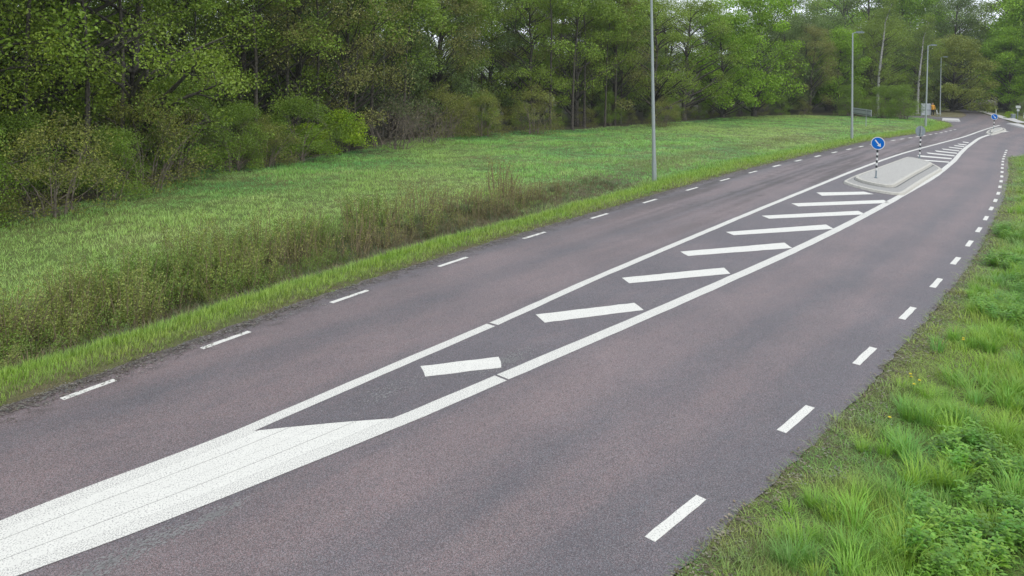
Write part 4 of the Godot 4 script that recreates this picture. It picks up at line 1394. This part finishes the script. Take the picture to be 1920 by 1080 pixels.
	# a small yellow-flowered plant near the edge
	for f in [[12.86, 0.6, "yellow-flowered plant nearest the edge of the right verge"], [15.4, 0.95, "smaller yellow-flowered plant further along the right verge"], [11.1, 0.55, "single low yellow flower beside the asphalt on the right"]]:
		var ss: float = f[0]
		var tt: float = at(RIGHT_EDGE, ss) + f[1]
		var o := thing("yellow_flower", f[2], "flower", P(ss, tt, ground(ss, tt)))
		for k in (4 if f[0] == 12.86 else 2 if f[0] > 13 else 1):
			var q := Vector3(rng.randf_range(-0.14, 0.14), rng.randf_range(0.2, 0.34), rng.randf_range(-0.14, 0.14))
			var sm := MB.new()
			sm.tube([Vector3(q.x * 0.3, 0, q.z * 0.3), q * 0.6, q], [0.004, 0.003, 0.003], 5, Color(0.12, 0.25, 0.05))
			part("stalk", sm, M.grass, o)
			var hd := MB.new()
			for j in 12:
				var an := TAU * j / 12.0
				leaf(hd, q, Vector3(cos(an), 0.35 + 0.3 * (j % 2), sin(an)).normalized(), Vector3(-sin(an), 0, cos(an)), 0.03, 0.016, Color(0.75, 0.62, 0.02))
			part("flower_head", hd, M.grass, o)

# ------------------------------------------------------------------ lamps and signs
func lamp(label: String, s: float, t: float, h: float, lean: float):
	var o := thing("street_lamp", label, "street lamp", P(s, t, ground(s, t)))
	o.rotation.z = lean
	var mb := MB.new()
	mb.tube([Vector3(0, -0.2, 0), Vector3(0, 1.0, 0), Vector3(0, 1.04, 0)], [0.105, 0.105, 0.09], 16)
	part("base_sleeve", mb, M.steel, o)
	var up := MB.new()
	up.tube([Vector3(0, 1.0, 0), Vector3(0, h * 0.5, 0), Vector3(0, h, 0)], [0.085, 0.07, 0.05], 14, Color.WHITE, true)
	part("pole", up, M.steel, o)
	var dr := MB.new()
	dr.box(Vector3(0, 0.75, 0.1), Vector3(0.05, 0, 0), Vector3(0, 0.16, 0), Vector3(0, 0, 0.012))
	part("door", dr, M.steel, o)
	var arm := MB.new()
	arm.tube([Vector3(0, h - 0.05, 0), V * 0.16 + Vector3(0, h + 0.03, 0), V * 0.3 + Vector3(0, h + 0.04, 0)], [0.035, 0.032, 0.03], 8)
	part("arm", arm, M.steel, o)
	var hd := MB.new()
	var c := V * 0.52 + Vector3(0, h + 0.05, 0)
	hd.box(c, V * 0.28, Vector3(0, 0.045, 0), -U * 0.13)
	hd.box(c + Vector3(0, 0.06, 0) - V * 0.04, V * 0.2, Vector3(0, 0.02, 0), -U * 0.09)
	var lh := part("lamp_head", hd, M.sign_grey, o)
	var gl := MB.new()
	gl.box(c + Vector3(0, -0.05, 0) + V * 0.04, V * 0.2, Vector3(0, 0.012, 0), -U * 0.1)
	part("lens", gl, M.lamp_glass, lh)

func make_lamps():
	lamp("nearest grey lamp mast, standing in the left verge with its top out of view", 30.9, -14.4, 8.3, 0.042)
	lamp("second grey lamp mast, beside the back of the road sign board", 62.4, -12.6, 8.3, 0.018)
	lamp("third lamp mast, in front of the grey board by the side road", 86.97, -10.58, 8.4, -0.004)
	lamp("farthest and shortest-looking lamp mast, left of the large rounded tree", 119.86, -12.85, 7.95, 0.005)

func disc(mb: MB, c: Vector3, x: Vector3, y: Vector3, z: Vector3, r: float, depth: float, n := 40):
	var f := []
	var b := []
	for k in n:
		var a := TAU * k / n
		var d := x * cos(a) * r + y * sin(a) * r
		f.append(c + d + z * depth * 0.5)
		b.append(c + d - z * depth * 0.5)
	mb.face(f)
	var rb := b.duplicate()
	rb.reverse()
	mb.face(rb)
	for k in n:
		mb.face([b[k], b[(k + 1) % n], f[(k + 1) % n], f[k]])

func marker_sign(label: String, s: float, t: float, base_y: float, total: float, r: float, front: bool, lean: float, stripes: int, dark_low: float):
	var o := thing("keep_right_sign", label, "road sign", P(s, t, base_y))
	o.rotation.z = -lean
	var post_r := 0.042
	var lowest := MB.new()
	lowest.tube([Vector3(0, -0.05, 0), Vector3(0, dark_low, 0)], [0.035, 0.035], 12)
	part("foot_tube", lowest, M.sign_grey, o)
	var ft := MB.new()
	ft.tube([Vector3(0, 0.0, 0), Vector3(0, 0.05, 0)], [0.075, 0.06], 14, Color.WHITE, true)
	part("socket", ft, M.sign_grey, o)
	var top := total - r * 0.9
	var bandh := (total - r * 2.05 - dark_low) / (stripes * 2.0)
	for k in stripes * 2:
		var y := dark_low + k * bandh
		var mb := MB.new()
		mb.tube([Vector3(0, y, 0), Vector3(0, y + bandh, 0)], [post_r, post_r], 14, Color.WHITE, true)
		part("white_band" if k % 2 == 0 else "black_band", mb, M.white if k % 2 == 0 else M.black, o)
	var up := MB.new()
	up.tube([Vector3(0, total - r * 2.1, 0), Vector3(0, total - 0.02, 0)], [0.03, 0.03], 12, Color.WHITE, true)
	part("post_top", up, M.steel, o)
	# the face looks towards oncoming traffic
	var z := -U if front else U
	if front:
		z = (-U * 0.985 - V * -0.17).normalized()
	else:
		z = (U * 0.74 - V * 0.67).normalized()
	var y := Vector3.UP
	var x := y.cross(z).normalized()
	var c := Vector3(0, total - r, 0) + z * 0.05
	var bk := MB.new()
	disc(bk, c, x, y, z, r, 0.02)
	var plate := part("plate", bk, M.sign_grey, o)
	var rim := MB.new()
	disc(rim, c + z * 0.013, x, y, z, r * 0.985, 0.006)
	part("white_rim", rim, M.white, plate)
	var bl := MB.new()
	disc(bl, c + z * 0.018, x, y, z, r * 0.88, 0.006)
	part("blue_face", bl, M.blue, plate)
	var ar := MB.new()
	var d := (x - y * 1.25).normalized()
	var e := Vector3(d.dot(x), d.dot(y), 0)
	var px := d
	var py := z.cross(d).normalized()
	var oo := c + z * 0.0225
	ar.face([oo + px * -0.64 * r - py * 0.085 * r, oo + px * 0.3 * r - py * 0.085 * r, oo + px * 0.3 * r + py * 0.085 * r, oo + px * -0.64 * r + py * 0.085 * r])
	ar.face([oo + px * 0.2 * r - py * 0.3 * r, oo + px * 0.68 * r, oo + px * 0.2 * r + py * 0.3 * r])
	part("arrow", ar, M.white, plate)
	for yy in [-0.45, 0.45]:
		var cl := MB.new()
		cl.box(c - z * 0.05 + y * yy * r, x * 0.055, y * 0.018, z * 0.045)
		part("clamp", cl, M.steel, o)

func board(called: String, label: String, category: String, p0: Vector3, p1: Vector3, bottom: float, high: float, posts: Array, mat: Material, rails: Array):
	# p0, p1: ends of the board on the ground; posts at shares of its width
	var o := thing(called, label, category, Vector3.ZERO)
	var mid := (p0 + p1) * 0.5 + Vector3(0, bottom + high * 0.5, 0)
	var x := (p1 - p0) * 0.5
	var y := Vector3(0, high * 0.5, 0)
	var z := x.normalized().cross(Vector3.UP)
	var mb := MB.new()
	mb.box(mid, x, y, z * 0.02)
	part("panel", mb, mat, o)
	for q in rails:
		var rb := MB.new()
		rb.box(mid + y * q + z * 0.045, x * 0.985, Vector3(0, 0.03, 0), z * 0.02)
		part("rail", rb, M.steel_dark, o)
	for f in posts:
		var ps := MB.new()
		var b := p0.lerp(p1, f) + z * 0.1
		ps.tube([b + Vector3(0, -0.1, 0), b + Vector3(0, bottom + high * 0.96, 0)], [0.038, 0.038], 10, Color.WHITE, true)
		part("post", ps, M.steel, o)

func make_signs():
	marker_sign("round blue sign with white arrow on a striped post, near end of the island", 38.0, -6.6, 0.2, 1.92, 0.3, true, 0.035, 4, 0.36)
	marker_sign("grey back of a round sign on a striped post, far end of the island", 49.55, -6.3, 0.2, 1.9, 0.31, false, 0.03, 4, 0.25)
	marker_sign("tiny blue round sign on the small island at the junction", 87.9, -4.75, 0.1, 1.5, 0.3, true, 0.03, 2, 0.2)
	board("road_sign_board", "back of a wide grey direction sign board on two posts in the meadow", "road sign", P(81.9, -16.6), P(77.6, -14.0), 1.15, 0.62, [0.12, 0.8], M.board_back, [-0.6, 0.6])
	board("information_board", "grey two-panel board behind the third lamp mast, left of the person", "board", P(110.6, -14.05), P(111.9, -13.1), 0.1, 1.55, [0.04, 0.96], M.board_back, [-0.1])
	# sign post with white boards beyond the junction
	var o := thing("sign_post", "post with two small white boards beyond the junction, right of the yellow-green bush", "sign post", P(115.3, -3.7))
	var mb := MB.new()
	mb.tube([Vector3(0, -0.1, 0), Vector3(0, 1.75, 0)], [0.05, 0.045], 10, Color.WHITE, true)
	part("post", mb, M.sign_grey, o)
	for q in [[1.6, 0.3, 0.17], [1.18, 0.17, 0.13]]:
		var b := MB.new()
		b.box(Vector3(0, q[0], 0.06), Vector3(q[1], 0, 0), Vector3(0, q[2], 0), Vector3(0, 0, 0.015))
		part("board", b, M.pale_board, o)
	var cab := thing("street_cabinet", "small grey cabinet beside the far white sign post", "cabinet", P(115.0, -4.15))
	var cb := MB.new()
	cb.box(Vector3(0, 0.3, 0), Vector3(0.2, 0, 0), Vector3(0, 0.35, 0), Vector3(0, 0, 0.15))
	part("cabinet_body", cb, M.sign_grey, cab)
	var ct := MB.new()
	ct.box(Vector3(0, 0.67, 0), Vector3(0.23, 0, 0), Vector3(0, 0.025, 0), Vector3(0, 0, 0.18))
	part("cabinet_lid", ct, M.pale_board, cab)
	var o2 := thing("sign_post", "white boards on a short post at the right edge of the picture", "sign post", P(114.5, -2.9))
	var m2 := MB.new()
	m2.tube([Vector3(0, -0.1, 0), Vector3(0, 0.95, 0)], [0.05, 0.045], 10, Color.WHITE, true)
	part("post", m2, M.sign_grey, o2)
	for q in [[0.85, 0.2, 0.09], [0.45, 0.24, 0.22]]:
		var b := MB.new()
		b.box(Vector3(0, q[0], 0.06), Vector3(q[1], 0, 0), Vector3(0, q[2], 0), Vector3(0, 0, 0.015))
		part("board", b, M.pale_board, o2)
	var o3 := thing("marker_post", "thin pale marker post beside the footpath beyond the small island", "post", P(120.5, -6.3))
	var m3 := MB.new()
	m3.tube([Vector3(0, -0.1, 0), Vector3(0, 0.9, 0), Vector3(0, 1.0, 0)], [0.055, 0.055, 0.03], 10, Color.WHITE, true)
	part("post", m3, M.pale_board, o3)
	# pale litter bin / low white thing beside the person
	var o4 := thing("white_chair", "low white seat with a back beside the person", "chair", P(113.0, -12.35), -0.7)
	var m4 := MB.new()
	m4.box(Vector3(0.12, 0.3, 0), Vector3(0.24, 0, 0), Vector3(0, 0.03, 0), Vector3(0, 0, 0.2))
	part("seat", m4, M.pale_board, o4)
	var m5 := MB.new()
	m5.box(Vector3(-0.13, 0.55, 0), Vector3(0.03, 0.0, 0), Vector3(-0.05, 0.25, 0), Vector3(0, 0, 0.2))
	part("backrest", m5, M.pale_board, o4)
	for q in [Vector2(-0.08, -0.16), Vector2(-0.08, 0.16), Vector2(0.3, -0.16), Vector2(0.3, 0.16)]:
		var lg := MB.new()
		lg.tube([Vector3(q.x, -0.05, q.y), Vector3(q.x, 0.28, q.y)], [0.02, 0.02], 6)
		part("leg", lg, M.pale_board, o4)

# ------------------------------------------------------------------ the person by the board
func capsule(p: Vector3, a: Vector3, b: Vector3, ra: float, rb: float) -> float:
	var ab := b - a
	var u := clampf((p - a).dot(ab) / maxf(ab.length_squared(), 1e-6), 0, 1)
	return p.distance_to(a + ab * u) - lerpf(ra, rb, u)

func nets(bones: Array, cell: float, k: float) -> MB:
	var lo := Vector3.ONE * 1e9
	var hi := -lo
	for b in bones:
		for e in [[b[0], b[2]], [b[1], b[3]]]:
			lo = lo.min(e[0] - Vector3.ONE * (e[1] + 2.0 * cell)); hi = hi.max(e[0] + Vector3.ONE * (e[1] + 2.0 * cell))
	var n := Vector3i(((hi - lo) / cell).ceil()) + Vector3i.ONE
	var f := PackedFloat32Array()
	f.resize(n.x * n.y * n.z)
	for z in n.z:
		for y in n.y:
			for x in n.x:
				var p := lo + Vector3(x, y, z) * cell
				var d := 1e3
				for b in bones:
					var q := capsule(p, b[0], b[1], b[2], b[3])
					var h := clampf(0.5 + 0.5 * (d - q) / k, 0, 1)
					d = lerpf(d, q, h) - k * h * (1.0 - h)
				f[x + n.x * (y + n.y * z)] = d
	var mb := MB.new()
	var id := {}
	var at_i := func(x: int, y: int, z: int) -> int: return x + n.x * (y + n.y * z)
	for z in n.z - 1:
		for y in n.y - 1:
			for x in n.x - 1:
				var sum := Vector3.ZERO
				var cnt := 0
				for e in 12:
					var ax := e / 4
					var o1 := e & 1
					var o2 := (e >> 1) & 1
					var a := Vector3i(0, o1, o2) if ax == 0 else Vector3i(o1, 0, o2) if ax == 1 else Vector3i(o1, o2, 0)
					var b := a
					b[ax] = 1
					var fa := f[at_i.call(x + a.x, y + a.y, z + a.z)]
					var fb := f[at_i.call(x + b.x, y + b.y, z + b.z)]
					if (fa < 0) != (fb < 0):
						sum += Vector3(a).lerp(Vector3(b), fa / (fa - fb))
						cnt += 1
				if cnt:
					var g := Vector3(f[at_i.call(x + 1, y, z)] - f[at_i.call(x, y, z)], f[at_i.call(x, y + 1, z)] - f[at_i.call(x, y, z)], f[at_i.call(x, y, z + 1)] - f[at_i.call(x, y, z)])
					id[at_i.call(x, y, z)] = mb.vert(lo + (Vector3(x, y, z) + sum / cnt) * cell, g.normalized())
	for z in range(1, n.z - 1):
		for y in range(1, n.y - 1):
			for x in range(1, n.x - 1):
				var f0 := f[at_i.call(x, y, z)]
				for ax in 3:
					var d := Vector3i.ZERO
					d[ax] = 1
					var f1 := f[at_i.call(x + d.x, y + d.y, z + d.z)]
					if (f0 < 0) == (f1 < 0):
						continue
					var u := Vector3i.ZERO
					var w := Vector3i.ZERO
					u[(ax + 1) % 3] = 1
					w[(ax + 2) % 3] = 1
					var c := Vector3i(x, y, z)
					var q := [c - u - w, c - w, c, c - u]
					var v := []
					for j in q:
						v.append(id.get(at_i.call(j.x, j.y, j.z), -1))
					if v.has(-1):
						continue
					if f0 < 0:
						mb.tri(v[0], v[1], v[2]); mb.tri(v[0], v[2], v[3])
					else:
						mb.tri(v[0], v[2], v[1]); mb.tri(v[0], v[3], v[2])
	return mb

func make_person():
	var where := P(112.5, -12.94)
	where.y = ground(112.5, -12.94)
	# z of the figure looks towards the viewer
	var o := thing("person", "person in an orange jacket and dark trousers standing by the grey board", "person", where, -0.5)
	var hip := 0.84
	var body := []
	var coat := []
	var legs := []
	for sg in [-1.0, 1.0]:
		var h := Vector3(sg * 0.09, hip, 0)
		var kn := Vector3(sg * 0.11, 0.45, 0.03)
		var an := Vector3(sg * 0.12, 0.08, -0.01)
		var sh := Vector3(sg * 0.18, 1.34, 0)
		var el := Vector3(sg * 0.26, 1.08, -0.02)
		var wr := Vector3(sg * 0.29, 0.86, 0.06)
		body.append([h, kn, 0.085, 0.055]); body.append([kn, an, 0.055, 0.04])
		body.append([an + Vector3(0, -0.04, -0.02), an + Vector3(sg * 0.03, -0.045, 0.15), 0.04, 0.03])
		body.append([sh, el, 0.05, 0.042]); body.append([el, wr, 0.042, 0.03])
		legs.append([h, kn, 0.1, 0.075]); legs.append([kn, an + Vector3(0, 0.02, 0), 0.075, 0.065])
		coat.append([sh, el, 0.07, 0.06]); coat.append([el, wr, 0.06, 0.05])
		# palm and five fingers
		var hand := [[wr, wr + Vector3(0, -0.08, 0.01), 0.028, 0.026]]
		for k in 4:
			var b := wr + Vector3(0, -0.09, 0.035 - 0.02 * k)
			var l: float = [0.065, 0.075, 0.07, 0.055][k]
			hand.append([b, b + Vector3(-sg * 0.008, -l * 0.55, 0), 0.009, 0.009])
			hand.append([b + Vector3(-sg * 0.008, -l * 0.55, 0), b + Vector3(-sg * 0.025, -l, 0.004), 0.009, 0.007])
		hand.append([wr + Vector3(0, -0.03, 0.02), wr + Vector3(-sg * 0.02, -0.085, 0.06), 0.012, 0.009])
		part("hand", nets(hand, 0.007, 0.006), M.skin, o)
	body.append([Vector3(0, hip + 0.02, 0), Vector3(0, 1.1, 0), 0.14, 0.13])
	body.append([Vector3(-0.1, 1.3, 0), Vector3(0.1, 1.3, 0), 0.1, 0.1])
	body.append([Vector3(0, 1.38, 0), Vector3(0, 1.48, 0.01), 0.055, 0.05])
	body.append([Vector3(0, 1.52, 0.02), Vector3(0, 1.6, 0.0), 0.075, 0.095])
	body.append([Vector3(0, 1.555, 0.1), Vector3(0, 1.53, 0.115), 0.012, 0.016])
	legs.append([Vector3(-0.06, hip, 0), Vector3(0.06, hip, 0), 0.12, 0.12])
	coat.append([Vector3(-0.05, hip + 0.02, 0), Vector3(0.05, hip + 0.02, 0), 0.15, 0.15])
	coat.append([Vector3(0, 1.0, 0), Vector3(0, 1.2, 0), 0.17, 0.16])
	coat.append([Vector3(-0.11, 1.3, 0), Vector3(0.11, 1.3, 0), 0.115, 0.115])
	part("body", nets(body, 0.022, 0.05), M.skin, o)
	part("jacket", nets(coat, 0.028, 0.05), M.orange, o)
	part("trousers", nets(legs, 0.028, 0.03), M.trousers, o)
	part("hair", nets([[Vector3(0, 1.6, -0.025), Vector3(0, 1.65, 0.0), 0.1, 0.082], [Vector3(0, 1.5, -0.05), Vector3(0, 1.6, -0.04), 0.06, 0.09]], 0.02, 0.03), M.hair, o)
